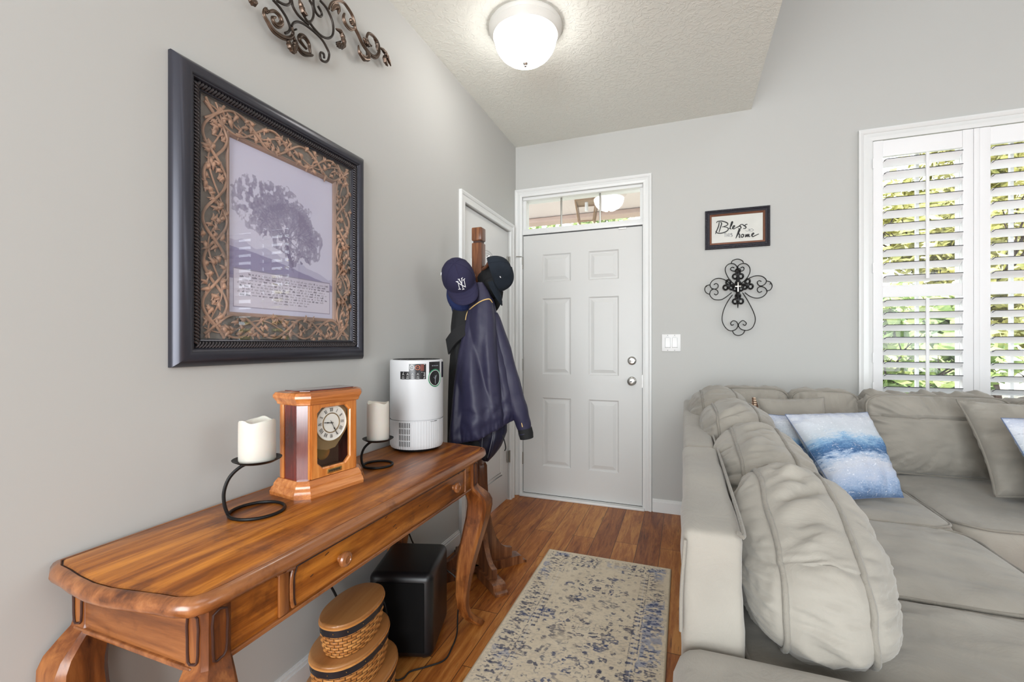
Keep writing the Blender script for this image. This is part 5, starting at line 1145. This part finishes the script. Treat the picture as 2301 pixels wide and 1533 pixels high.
# ---------------------------------------------------------------- caps
def cap(label, loc, f, u, m, dome=.108, logo=False, strap=False, badge=False, brim_m=None):
    f = Vector(f).normalized(); u = Vector(u); u = (u-f*u.dot(f)).normalized(); x = f.cross(u)
    root = thing('baseball_cap', label, 'cap', loc, rot=Matrix((x, f, u)).transposed().to_euler())
    A, B = .080, .094
    def P(ph, t, s_=1.0, hz=1.0):
        c = math.cos(t)**.78 if t < PI/2-1e-4 else 0; seam = 1-.012*max(0, math.cos(6*ph+PI/2))**12
        fr = .5+.5*math.sin(ph); z = dome*math.sin(t)**(.85)*(1+.03*fr)
        return Vector((A*c*math.cos(ph)*s_*seam, B*c*math.sin(ph)*s_*seam+.004*math.sin(2*t), z*s_*seam))
    g = G(); n = 60
    g.grid(lambda q, v: P(2*PI*v, q*PI/2), 18, n, cv=True); g.grid(lambda q, v: P(2*PI*v, q*PI/2, .972), 18, n, cv=True)
    for j in range(n): g.f.append((j, (j+1) % n, 19*n+(j+1) % n, 19*n+j))
    g.obj('crown', m, root, ang=70)
    def br(s_, e, dz):
        ph = PI/2-s_*1.12; b = Vector((A*math.cos(ph), B*math.sin(ph), 0)); L_ = .070*max(0, 1-abs(s_)**2.6)**.55
        return Vector((b.x*(1+.04*e), b.y+L_*e, .003-.020*s_*s_*(.5+.5*e)-.012*e*e+dz))
    g = G(); g.grid(lambda q, v: br(-1+2*q, v, .0018), 26, 10); g.grid(lambda q, v: br(-1+2*q, v, -.0018), 26, 10)
    k = 27*11
    for i in range(26): g.f.append((i*11+10, (i+1)*11+10, k+(i+1)*11+10, k+i*11+10))
    g.obj('brim', brim_m or m, root, ang=60)
    g = G()
    for e in (.25, .5, .75, .93): g.tube([br(-.93+1.86*i/24, e, .0022) for i in range(25)], .0006, 4)
    g.tube([P(PI/2+(-1.25+2.5*i/30), .02, 1.006) for i in range(31)], .0013, 5)
    for k_ in range(6): g.tube([P(2*PI*k_/6+PI/6, .02+(PI/2-.04)*i/16, 1.004) for i in range(17)], .0010, 5)
    g.obj('stitching', m, root)
    G().lathe([(.006, -.001), (.0065, .002), (.003, .0045), (.0005, .005)], (0, .004*0, dome*1.0), n=14).obj('button', m, root)
    if logo:
        g = G()
        def L_(px, pz):
            X = -px*.026; Z = .053+pz*.027; q = 1-(X/A)**2; t = math.asin(min(1, (Z/(dome*1.03))**(1/.85))); c = math.cos(t)**.78
            return Vector((X, B*math.sqrt(max(0, c*c-(X/A)**2))+.004*math.sin(2*t)+.0015, Z))
        def st(a, b, w0, w1):
            pts = [L_(a[0]+(b[0]-a[0])*i/6, a[1]+(b[1]-a[1])*i/6) for i in range(7)]; g.tube(pts, [w0+(w1-w0)*i/6 for i in range(7)], 6)
        st((-.62, -.80), (-.52, .62), .0019, .0015); st((-.72, .72), (.52, -.72), .0018, .0022); st((.50, -.72), (.62, .70), .0014, .0019)
        st((-.85, -.80), (-.38, -.84), .0014, .0014); st((-.86, .72), (-.40, .74), .0014, .0014); st((.38, .66), (.85, .74), .0014, .0014)
        st((-.22, 1.02), (.02, .16), .0022, .0018); st((.34, 1.02), (.02, .16), .0016, .0018); st((.02, .16), (.00, -1.02), .0018, .0020)
        st((-.40, 1.04), (-.06, 1.00), .0013, .0013); st((.18, 1.0), (.52, 1.04), .0013, .0013); st((-.2, -1.02), (.22, -1.04), .0014, .0014)
        g.obj('ny_monogram', 'white_thread', root)
        g = G(); c = P(-.25, .42, 1.01); g.tube([c, c+Vector((.003, -.001, .001))], .008, 14); g.obj('side_emblem', 'white_thread', root)
    if strap:
        pts = [P(-PI/2-.42+.84*i/8, .05, 1.02)+Vector((0, 0, -.004)) for i in range(9)]; G().tube(pts, .006, 6, flat=.3, up=(0, 0, 1)).obj('back_strap', m, root)
        c = P(-PI/2+.45, .06, 1.03); G().tube([c+Vector((0, 0, .010)), c+Vector((.010, 0, .010)), c+Vector((.010, .003, -.008)), c+Vector((0, 0, -.008))], .0016, 6, closed=True).obj('buckle', 'silver', root)
        c = P(.35, .30, 1.012); G().tube([c, c+Vector((-.004, .007, .001))], .0022, 8).obj('side_tab', 'white_thread', root)
    if badge:
        c = P(PI/2+.9, .22, 1.01); g = G(); g.tube([c, c+Vector((-.002, .003, .002))], .010, 14); g.obj('gold_badge', 'brass', root)
    return root
cd = Vector((.46, -.887, 0)); Rv = Vector((.887, .46, 0)); up = Vector((0, 0, 1))
a = math.radians(19); up1 = up*math.cos(a)-Rv*math.sin(a); r1 = Rv*math.cos(a)+up*math.sin(a)
cap('navy blue cap with white NY monogram hung on the coat rack', (-1.022, 1.975, 1.498), cd*.60-up1*.80, cd*.80+up1*.60, 'cap_navy', logo=True)
cap('faded black cap with metal buckle hung on the coat rack', (-.905, 2.125, 1.535), -up*.90+Rv*.30+cd*.08, Rv*.93+up*.25+cd*.22, 'cap_black', dome=.098, strap=True)
cap('royal navy cap tucked beneath the monogrammed cap with a gold badge', (-1.045, 2.06, 1.432), -up*.96+Rv*.14+cd*.16, cd*.96-Rv*.25, 'cap_blue', dome=.075, badge=True)
cap('black snapback cap hung between the rack post and the faded black cap', (-.955, 2.175, 1.50), -up*.97-cd*.1, -Rv*.3+cd*.4, 'black_cloth', dome=.06)

# ---------------------------------------------------------------- jackets; local x follows the closet-side view, y away
JX, JY = -.95, 2.06
def itp(tab, z):
    if z >= tab[0][0]: return tab[0][1:]
    for (z0, *a_), (z1, *b_) in zip(tab[:-1], tab[1:]):
        if z1 <= z <= z0: t = (z0-z)/(z0-z1); return [p+(q-p)*t for p, q in zip(a_, b_)]
    return tab[-1][1:]
def drape(tab, folds, seed, hem=None, nz_=70, na=120, gather=.05, slope=0, wrink=.008, yc=0.0):
    """tab rows (z, left, right, depth); folds = (count, amount)"""
    z0, z1 = tab[0][0], tab[-1][0]
    def fn(u, v):
        z = z0+(z1-z0)*u; l, r, d = itp(tab, z); a = 2*PI*v; s_ = u
        c, q = math.cos(a), math.sin(a)
        ex = 2.3; cx = math.copysign(abs(c)**(2/ex), c); cy = math.copysign(abs(q)**(2/ex), q)
        f = 1+min(1, s_*1.6)*sum(am*math.sin(n*a+ph+1.3*math.sin(2.2*s_+ph)) for n, am, ph in folds)
        zb = (z-z1)
        if gather and zb < gather: k = 1-zb/gather; f *= 1-.10*k+.035*k*math.sin(38*a+seed)
        x = (l+r)/2+cx*(r-l)/2*(.96+.04*f); y = yc+cy*d*f
        w_ = wrink*(.9-2.6*abs(nz(x*6+seed+z*1.5, y*5, z*2.2))+.45*nz(x*24+seed, y*20, z*26+4)*(1 if zb < .14 else .2))*min(1, s_*3)
        return (x, y+w_*1.8, z+slope*x*s_+w_*.5)
    g = G(); g.grid(fn, nz_, na, cv=True); g.f.append(tuple(range(na))); 
    g.f.append(tuple(nz_*na+j for j in range(na))[::-1]); return g, fn
def jroot(name, label): return thing(name, label, 'jacket', (JX, JY, 0), TH)
j2 = jroot('black_coat', 'black coat hung at the wall side of the coat rack behind the purifier')
tab = [(1.42, -.11, -.02, .03), (1.36, -.14, .0, .05), (1.27, -.150, .02, .06), (1.18, -.150, .03, .07), (1.05, -.160, .05, .075), (.85, -.165, .06, .08), (.62, -.17, .07, .08)]
g, _ = drape(tab, [(5, .14, 0), (9, .08, 1)], 3, gather=0, yc=.04); g.obj('coat_body', 'black_cloth', j2, ang=80)
g = G()
def flap(u, v): x = -.165+.13*u+.03*v; return (x-.015*v, -.035-.02*math.sin(PI*u)-.02*v, 1.205+.125*u-.075*v*(1-.4*u)+.01*math.sin(6*u))
g.grid(flap, 14, 10); g.grid(lambda u, v: tuple(Vector(flap(u, v))+Vector((.003, .010, -.002))), 14, 10); g.obj('collar_flap', 'black_cloth', j2)
j3 = jroot('track_jacket', 'dark navy track jacket with thin white stripes hanging lowest on the coat rack')
tab = [(1.30, -.02, .06, .04), (1.1, -.04, .09, .06), (.95, -.06, .11, .07), (.82, -.075, .135, .075), (.74, -.075, .135, .07), (.67, -.06, .105, .06), (.61, .0, .055, .04), (.595, .012, .045, .03)]
g, fn = drape(tab, [(6, .12, 1), (11, .07, 0)], 8, gather=.04, yc=.03); g.obj('jacket_body', 'navy_dark', j3, ang=80)
for v in (.735, .80):
    G().tube([tuple(Vector(fn(u/30, v))+Vector((0, -.002, 0))) for u in range(14, 30)], .0016, 5).obj('white_stripe', 'grey_ink', j3)
j1 = jroot('windbreaker_jacket', 'navy blue nylon windbreaker with gold piping at the front of the coat rack')
tab = [(1.492, -.012, .012, .010), (1.47, -.020, .030, .025), (1.40, -.040, .070, .05), (1.30, -.066, .090, .07), (1.16, -.100, .135, .085), (1.03, -.122, .168, .095), (.90, -.132, .190, .10), (.80, -.140, .196, .105), (.735, -.140, .190, .10)]
g, fn1 = drape(tab, [(5, .09, .4), (8, .07, 1.1), (13, .035, 2)], 1, gather=.065, slope=.38, wrink=.012, yc=.015); g.obj('jacket_body', 'navy', j1, ang=80)
tab = [(1.485, -.016, .018, .014), (1.44, -.030, .046, .035), (1.38, -.050, .066, .05), (1.30, -.068, .078, .065), (1.16, -.102, .088, .085), (1.03, -.124, .098, .10), (.90, -.134, .112, .11), (.80, -.144, .126, .115), (.735, -.146, .132, .11)]
g, fn2 = drape(tab, [(4, .07, 2.0), (7, .06, .3), (12, .03, 1)], 2, gather=.065, slope=.36, wrink=.014, yc=-.03); g.obj('front_sleeve', 'navy', j1, ang=80)
def front_at(X, z, fn, tab_):
    best = None
    for v in range(120):
        v_ = .5+.5*v/119
        u = (tab_[0][0]-z)/(tab_[0][0]-tab_[-1][0]); p = fn(max(0, min(1, u)), v_)
        if best is None or abs(p[0]-X) < abs(best[0]-X): best = p
    return best
pp = []
for X, z in ((-.073, 1.300), (-.060, 1.338), (-.030, 1.362), (.012, 1.388), (.050, 1.400), (.064, 1.385)):
    p = front_at(X, z, fn2, tab); pp.append((p[0], p[1]-.004, z))
G().tube(smooth_path(pp, 6), .0028, 6).obj('gold_piping', 'gold_cord', j1)
g = G(); cpts = smooth_path([(.06, .0, 1.33), (.10, -.005, 1.20), (.145, -.005, 1.02), (.185, .0, .88), (.215, .005, .79), (.228, .005, .735)], 7)
n = len(cpts); rs = [.030+.018*math.sin(PI*min(1, i/(n-1)*1.05))+.0015*math.sin(i*.9) for i in range(n)]; rs[-1] = .034; rs[-2] = .036; g.tube(cpts, rs, 28)
g.v = [tuple(Vector(p)+Vector((0, .006*nz(p[0]*24, p[1]*24, p[2]*18), .004*nz(p[0]*20+3, 0, p[2]*22)))) for p in g.v]
slv = g.obj('back_sleeve', 'navy', j1, ang=80)
g = G(); g.tube([(.224, .005, .762), (.230, .005, .735), (.234, .005, .712)], [.036, .037, .034], 28); g.obj('sleeve_cuff', 'black_cloth', slv)
G().tube([(.195, -.034, .85), (.203, -.034, .815), (.212, -.033, .775)], .0022, 5).obj('sleeve_piping', 'gold_cord', slv)
g = G(); g.tube(smooth_path([(.115, -.06, .74), (.125, -.07, .71), (.13, -.065, .68), (.125, -.06, .665)], 4), .003, 6); g.obj('drawcord', 'black_cloth', j1)

# ---------------------------------------------------------------- sectional sofa
SX, SY = .9, 2.6
sofa = thing('sectional_sofa', 'greige microfibre L-shaped sectional sofa with piped loose cushions below the shuttered window', 'sofa', (SX, SY, 0))
O = (-SX, -SY, 0)
def rbox(name, x0, x1, y0, y1, z0, z1, r, m='sofa', seed=0, wr=.0, puff=0, n=26):
    """soft upholstered block"""
    g = G(); cx, cy, cz = (x0+x1)/2, (y0+y1)/2, (z0+z1)/2; hx, hy, hz = (x1-x0)/2, (y1-y0)/2, (z1-z0)/2
    def put(p):
        q = Vector((max(-hx+r, min(hx-r, p.x)), max(-hy+r, min(hy-r, p.y)), max(-hz+r, min(hz-r, p.z)))); d = p-q
        o = q+(d.normalized()*r if d.length > 1e-9 else d)
        nn = d.normalized() if d.length > 1e-9 else Vector((0, 0, 1))
        w_ = wr*(nz(o.x*7+seed, o.y*7, o.z*7)+.5*nz(o.x*5, o.y*5, o.z*30+seed))
        k = (1-(o.x/hx)**2)*(1-(o.y/hy)**2) if abs(nn.z) > .7 else ((1-(o.y/hy)**2)*(1-(o.z/hz)**2) if abs(nn.x) > .7 else (1-(o.x/hx)**2)*(1-(o.z/hz)**2))
        return o+nn*(w_+puff*max(0, k))+Vector((cx, cy, cz))
    def tick(h):
        m_ = max(4, int(2*h/.03)); m_ = min(m_, 60); ins = h-r
        return [-h, -h+r*.15, -h+r*.45]+[-ins+2*ins*i/m_ for i in range(m_+1)]+[h-r*.45, h-r*.15, h]
    tx, ty, tz = tick(hx), tick(hy), tick(hz)
    def sheet(A_, B_, f_):
        k = len(g.v)
        for a_ in A_:
            for b_ in B_: g.v.append(tuple(put(f_(a_, b_))))
        nb = len(B_)
        for i in range(len(A_)-1):
            for j in range(nb-1): g.f.append((k+i*nb+j, k+i*nb+j+1, k+(i+1)*nb+j+1, k+(i+1)*nb+j))
    for s_ in (-1, 1):
        sheet(tx, ty, lambda a_, b_: Vector((a_, b_, s_*hz))); sheet(tx, tz, lambda a_, b_: Vector((a_, s_*hy, b_))); sheet(ty, tz, lambda a_, b_: Vector((s_*hx, a_, b_)))
    bm = bmesh.new(); me = bpy.data.meshes.new('t'); me.from_pydata(g.v, [], g.f); bm.from_mesh(me); bmesh.ops.remove_doubles(bm, verts=bm.verts, dist=1e-5)
    bm.verts.index_update(); g2 = G(); g2.add([v.co[:] for v in bm.verts], [[v.index for v in f.verts] for f in bm.faces]); bm.free(); bpy.data.meshes.remove(me)
    return g2.obj(name, m, sofa, ang=60, loc=O)
rbox('back_frame', -.002, .108, .955, 1.738, .07, .822, .020, seed=1, wr=.006)
rbox('back_frame', .0, .108, 1.742, 3.17, .07, .822, .020, seed=2, wr=.004)
rbox('back_frame', .11, 2.35, 3.065, 3.17, .07, .822, .020, seed=3, wr=.002)
rbox('armrest', -.016, .92, .38, .952, .07, .612, .045, seed=4, wr=.004, puff=.016)
rbox('seat_base', .112, .86, .96, 3.06, .10, .415, .02, seed=5)
rbox('seat_base', .864, 2.35, 2.06, 3.06, .10, .405, .02, seed=6)
g = G()
for x, y in ((.06, .46), (.8, .46), (.06, 3.05), (2.2, 2.2), (2.2, 3.0)): G().box(x-.03, x+.03, y-.03, y+.03, 0, .1, .004).obj('foot', 'sofa_under', sofa, loc=O)
pass
g = G()
for pts in ([(.098, .965, .8225), (.108, .985, .822), (.109, 1.4, .8225), (.109, 1.738, .8225), (.109, 2.4, .8225), (.109, 3.06, .8225)],): g.tube(smooth_path(pts, 5), .0042, 8)
g.tube(smooth_path([(.003, .953, .80), (-.004, .951, .7), (-.005, .951, .62)], 4), .0035, 6)
g.obj('frame_piping', 'sofa_pipe', sofa, loc=O)

def cushion(name, L, H, T, mat4, seed, puff=(.07, .05), gp=.02, ex=6.0, wr=.009, n=44, warp=None, seam=None, ribs=0, pr=.0052, corner=None):
    """loose box cushion: x along its length, z height, +y its front panel; piping on both welts"""
    cn = corner or (lambda p: p)
    def contour(a, b):
        m_ = max(abs(a), abs(b))
        if m_ < 1e-9: return 0., 0.
        r = (abs(a/m_)**ex+abs(b/m_)**ex)**(1/ex); return a/r, b/r
    def perim(a, b):
        m_ = max(abs(a), abs(b), 1e-9); a, b = a/m_, b/m_
        return (a*L/2 if abs(b) >= abs(a) else (2+b)*H/2*math.copysign(1, a))+(3*b if abs(b) >= abs(a) else 5*a)
    def fin(p):
        p = Vector(p)
        if warp: p = warp(p)
        return mat4 @ p
    def face(a, b, sd):
        X, Z = contour(a, b); m_ = max(abs(a), abs(b)); e = 1-m_
        k = max(0, (1-abs(a)**3.2)*(1-abs(b)**3.2))**.55
        y = T/2+puff[0 if sd > 0 else 1]*k
        s_ = perim(a, b); amp = min(1, e*14)
        g1 = nz(s_*34, e*1.6, seed+sd*3); g2 = nz(s_*80, e*3, seed+9)
        d = wr*amp*math.exp(-e*3.4)*(1.5*g1-abs(g1)*1.1+.5*g2)+.010*min(1, e*4)*nz(X*3+seed, Z*3, sd*2.)+.0035*amp*nz(X*11+seed*2, Z*9, sd*5.)
        if ribs and sd > 0: d += ribs*amp*(abs(math.sin(X*L*38+2*nz(X*4, Z*.6, seed)))**.7-.6)*(.4+.6*max(0, Z))
        if seam is not None and sd > 0: d -= .012*math.exp(-((Z-seam)/.035)**2)-.004*nz(X*L*60, seed)*math.exp(-abs(Z-seam)*5)
        zz = Z*H/2; return (X*L/2, sd*(y+d), zz)
    g = G(); idx = {}
    tk = [math.copysign(1-(1-abs(t))**1.25, t) for t in [-1+2*i/n for i in range(n+1)]]
    for sd in (1, -1):
        k = len(g.v)
        for i in range(n+1):
            for j in range(n+1): g.v.append(tuple(fin(face(tk[i], tk[j], sd)))); idx[(sd, i, j)] = k+i*(n+1)+j
        for i in range(n):
            for j in range(n): g.f.append((k+i*(n+1)+j, k+(i+1)*(n+1)+j, k+(i+1)*(n+1)+j+1, k+i*(n+1)+j+1))
    ring = [(i, 0) for i in range(n)]+[(n, j) for j in range(n)]+[(i, n) for i in range(n, 0, -1)]+[(0, j) for j in range(n, 0, -1)]
    rows = 10; prev = [idx[(-1, i, j)] for i, j in ring]
    for r in range(1, rows+1):
        if r == rows: cur = [idx[(1, i, j)] for i, j in ring]
        else:
            c = -1+2*r/rows; cur = []
            for i, j in ring:
                a_, b_ = tk[i], tk[j]; X, Z = contour(a_, b_); nn = Vector((math.copysign(abs(X)**(ex-1), X)/L, 0, math.copysign(abs(Z)**(ex-1), Z)/H)).normalized()
                s_ = perim(a_, b_); w_ = wr*(1.9*nz(s_*22+c*.9, c*.7+seed)-1.3*abs(nz(s_*16-c*.7, seed+3, c*.3))+.7*nz(s_*60+c, c*1.5, seed))*(1-c*c)
                p = Vector((X*L/2, c*T/2, Z*H/2))+nn*(gp*(1-c*c)**.6+w_); cur.append(len(g.v)); g.v.append(tuple(fin(p)))
        m_ = len(ring)
        for q in range(m_): g.f.append((prev[q], prev[(q+1) % m_], cur[(q+1) % m_], cur[q]))
        prev = cur
    o = g.obj(name, 'sofa', sofa, ang=100, loc=O)
    g = G()
    for sd in (1, -1):
        pts = []
        for i, j in ring[::2] if n > 30 else ring:
            a_, b_ = tk[i], tk[j]; X, Z = contour(a_, b_); nn = Vector((math.copysign(abs(X)**(ex-1), X)/L, 0, math.copysign(abs(Z)**(ex-1), Z)/H)).normalized(); s_ = perim(a_, b_)
            pts.append(fin(Vector((X*L/2, sd*T/2+.006*nz(s_*9, seed, sd), Z*H/2))+nn*(.003+.004*nz(s_*13, seed))))
        g.tube(pts, pr, 7, closed=True)
    g.obj('piping', 'sofa_pipe', o, ang=80)
    if seam is not None:
        g = G(); pts = []
        for i in range(41):
            a_ = -.97+1.94*i/40; pts.append(fin(Vector(face(a_, seam*1.0, 1))+Vector((0, .003, 0))))
        g.tube(pts, .003, 6); g.obj('cross_seam', 'sofa_pipe', o)
    return o
def left_back(yc, xc, zc, L, H, T, seed, lean=.10, warp=None, **k):
    m4 = Matrix.Translation((xc, yc, zc)) @ Matrix.Rotation(-lean*0, 4, 'Y') @ Matrix.Rotation(-PI/2, 4, 'Z') @ Matrix.Rotation(lean, 4, 'X')
    return cushion('back_cushion', L, H, T, m4, seed, warp=warp, **k)
def warpA(p):                                            # nearest one slumps forward over the arm
    t = sstep(-.10, .26, p.x); s_ = sstep(-.15, .14, p.z)
    return Vector((p.x+.02*t*(1-s_), p.y, p.z-.075*t*s_-.010*s_*math.sin(p.x*7)))
left_back(1.222, .250, .706, .455, .28, .138, 11, .02, warpA, n=72, ex=3.3, wr=.012, puff=(.080, .070), pr=.0062, gp=.024)
def warpB(p): t = sstep(-.25, .25, p.x); s_ = sstep(-.14, .14, p.z); return Vector((p.x, p.y, p.z-.045*t*s_))
left_back(1.695, .240, .728, .49, .31, .145, 12, .04, warpB, n=60, ex=4.0, wr=.012, puff=(.08, .075), pr=.0058, gp=.028)
left_back(2.19, .210, .742, .49, .33, .15, 13, .05, n=44, ex=4.2, wr=.010, puff=(.08, .07), gp=.025)
left_back(2.685, .18, .752, .47, .34, .16, 14, .06, n=36, ex=4.0, wr=.010, puff=(.07, .075), gp=.025)
def right_back(xc, yc, zc, L, H, T, seed, lean=.14, **k):
    m4 = Matrix.Translation((xc, yc, zc)) @ Matrix.Rotation(PI, 4, 'Z') @ Matrix.Rotation(lean, 4, 'X')
    return cushion('back_cushion', L, H, T, m4, seed, **k)
right_back(.36, 2.87, .752, .34, .35, .15, 21, .12, n=44, ribs=.007, wr=.008, puff=(.06, .04))
right_back(.685, 2.85, .750, .30, .35, .15, 22, .12, n=44, ribs=.006, wr=.008, puff=(.06, .04))
right_back(1.105, 2.76, .745, .54, .36, .20, 23, .15, n=60, seam=.42, wr=.022, puff=(.085, .05), ex=7)
right_back(1.68, 2.82, .738, .56, .36, .20, 24, .15, n=36, wr=.012)
def seat(xc, yc, zt_, L, W, seed, T=.15, ex=9, n=40, wr=.004, puff=.022):
    m4 = Matrix.Translation((xc, yc, zt_-T/2)) @ Matrix.Rotation(PI/2, 4, 'X') @ Matrix.Rotation(PI, 4, 'Z') @ Matrix.Rotation(PI, 4, 'Y')
    m4 = Matrix.Translation((xc, yc, zt_-T/2)) @ Matrix(((1, 0, 0, 0), (0, 0, -1, 0), (0, 1, 0, 0), (0, 0, 0, 1)))
    return cushion('seat_cushion', L, W, T, m4, seed, puff=(puff, .0), gp=.018, ex=ex, wr=wr, n=n, pr=.0045)
seat(.495, 1.165, .556, .75, .40, 31, n=44)
seat(.495, 1.675, .556, .75, .56, 32, n=50)
seat(.495, 2.232, .556, .75, .54, 33, n=44)
seat(.495, 2.78, .556, .75, .54, 34, n=24)
seat(1.20, 2.50, .552, .62, .98, 35, n=50)
seat(1.83, 2.50, .552, .62, .98, 36, n=30)

# ---------------------------------------------------------------- throw pillows
def pillow(name, label, c00, c10, c11, c01, th, m, seed, pipe=None, n=44, pinch=.07, group=None, wr=.006, edge_m=None, side=None):
    """corners bottom-left, bottom-right, top-right, top-left seen from its front"""
    C = [Vector(c) for c in (c00, c10, c11, c01)]; ctr = sum(C, Vector())/4
    base = Vector((ctr.x, ctr.y, min(c.z for c in C))); root = thing(name, label, 'pillow', base, 0, group)
    nrm = ((C[1]-C[0])+(C[2]-C[3])).cross((C[3]-C[0])+(C[2]-C[1])).normalized()
    def S(u, v, sd):
        a, b = 2*u-1, 2*v-1; pa = 1-pinch*(1-b*b)*0-pinch*(1-abs(b)**2)*abs(a)**3; pb = 1-pinch*(1-abs(a)**2)*abs(b)**3
        A_, B_ = a*pa, b*pb; uu, vv = (A_+1)/2, (B_+1)/2
        p = C[0]*(1-uu)*(1-vv)+C[1]*uu*(1-vv)+C[2]*uu*vv+C[3]*(1-uu)*vv
        k = max(0, (1-a*a)*(1-b*b))**.48; e = 1-max(abs(a), abs(b)); s_ = (a if abs(b) > abs(a) else b)
        w_ = wr*min(1, e*10)*(math.exp(-e*4)*nz(s_*9+seed, e*2, 5.*(abs(b) > abs(a)))*2+nz(a*3, b*3, seed+sd))
        return p+nrm*(sd*(th/2*k+w_+.0008))-base
    g = G()
    for sd in (1, -1): g.grid(lambda u, v: S(u, v, sd), n, n)
    N1 = n+1; k = N1*N1
    for i in range(n):
        g.f.append((i*N1, (i+1)*N1, k+(i+1)*N1, k+i*N1)); g.f.append((i*N1+n, (i+1)*N1+n, k+(i+1)*N1+n, k+i*N1+n))
        g.f.append((i, i+1, k+i+1, k+i)); g.f.append((n*N1+i, n*N1+i+1, k+n*N1+i+1, k+n*N1+i))
    o = g.obj('pillow_cover', m, root, ang=100)
    uvl = o.data.uv_layers.new(name='UVMap'); L_ = o.data.loops
    for lp in L_:
        q = lp.vertex_index % k; uvl.data[lp.index].uv = ((q//N1)/n, (q % N1)/n)
    ring = [(i/n, 0) for i in range(n)]+[(1, j/n) for j in range(n)]+[(i/n, 1) for i in range(n, 0, -1)]+[(0, j/n) for j in range(n, 0, -1)]
    if pipe: G().tube([S(u, v, 0)+Vector((0, 0, 0))*0 for u, v in ring], pipe, 7, closed=True).obj('piping', edge_m or 'sofa_pipe', root)
    if side:
        g = G(); bk_ = -nrm*.045-(C[1]-C[0]).normalized()*.028
        g.grid(lambda u, v: S(0, u, 0)+bk_*math.sin(v*PI/2)*math.sin(PI*min(.98, max(.02, u)))**.4-(C[1]-C[0]).normalized()*.010*math.sin(PI*v), 24, 6); g.obj('plaid_gusset', side, root, label='brown plaid gusset')
    return root
ps = 'scatter pillows on the sectional sofa'
pillow('throw_pillow', 'large light blue and white abstract print pillow in the corner of the sofa', (.555, 2.045, .590), (.795, 2.175, .590), (.745, 2.385, .888), (.408, 2.245, .880), .14, 'blue1', 5, .0016, edge_m='blue_edge', n=50, pinch=.03)
pillow('throw_pillow', 'dark blue abstract pillow mostly hidden behind the light blue one', (.47, 2.20, .592), (.72, 2.34, .592), (.66, 2.47, .86), (.35, 2.36, .862), .07, 'blue2', 8, .0016, edge_m='blue_edge', n=30)
pillow('throw_pillow', 'plain greige pillow with plaid edge behind the two blue corner pillows', (.39, 2.49, .592), (.67, 2.54, .592), (.635, 2.59, .925), (.34, 2.56, .915), .14, 'sofa', 11, .004, n=34, side='plaid')
pillow('throw_pillow', 'greige piped pillow leaning on a back cushion behind the teal abstract pillow', (1.135, 2.315, .592), (1.58, 2.28, .592), (1.56, 2.47, .945), (1.085, 2.47, .945), .19, 'sofa', 14, .0055, n=60, pinch=.08, wr=.014)
pillow('throw_pillow', 'teal and white abstract pillow in front of the greige piped pillow', (1.17, 2.05, .594), (1.52, 2.12, .592), (1.47, 2.30, .92), (1.088, 2.19, .912), .10, 'blue3', 17, .0016, edge_m='blue_edge', n=40, pinch=.03)
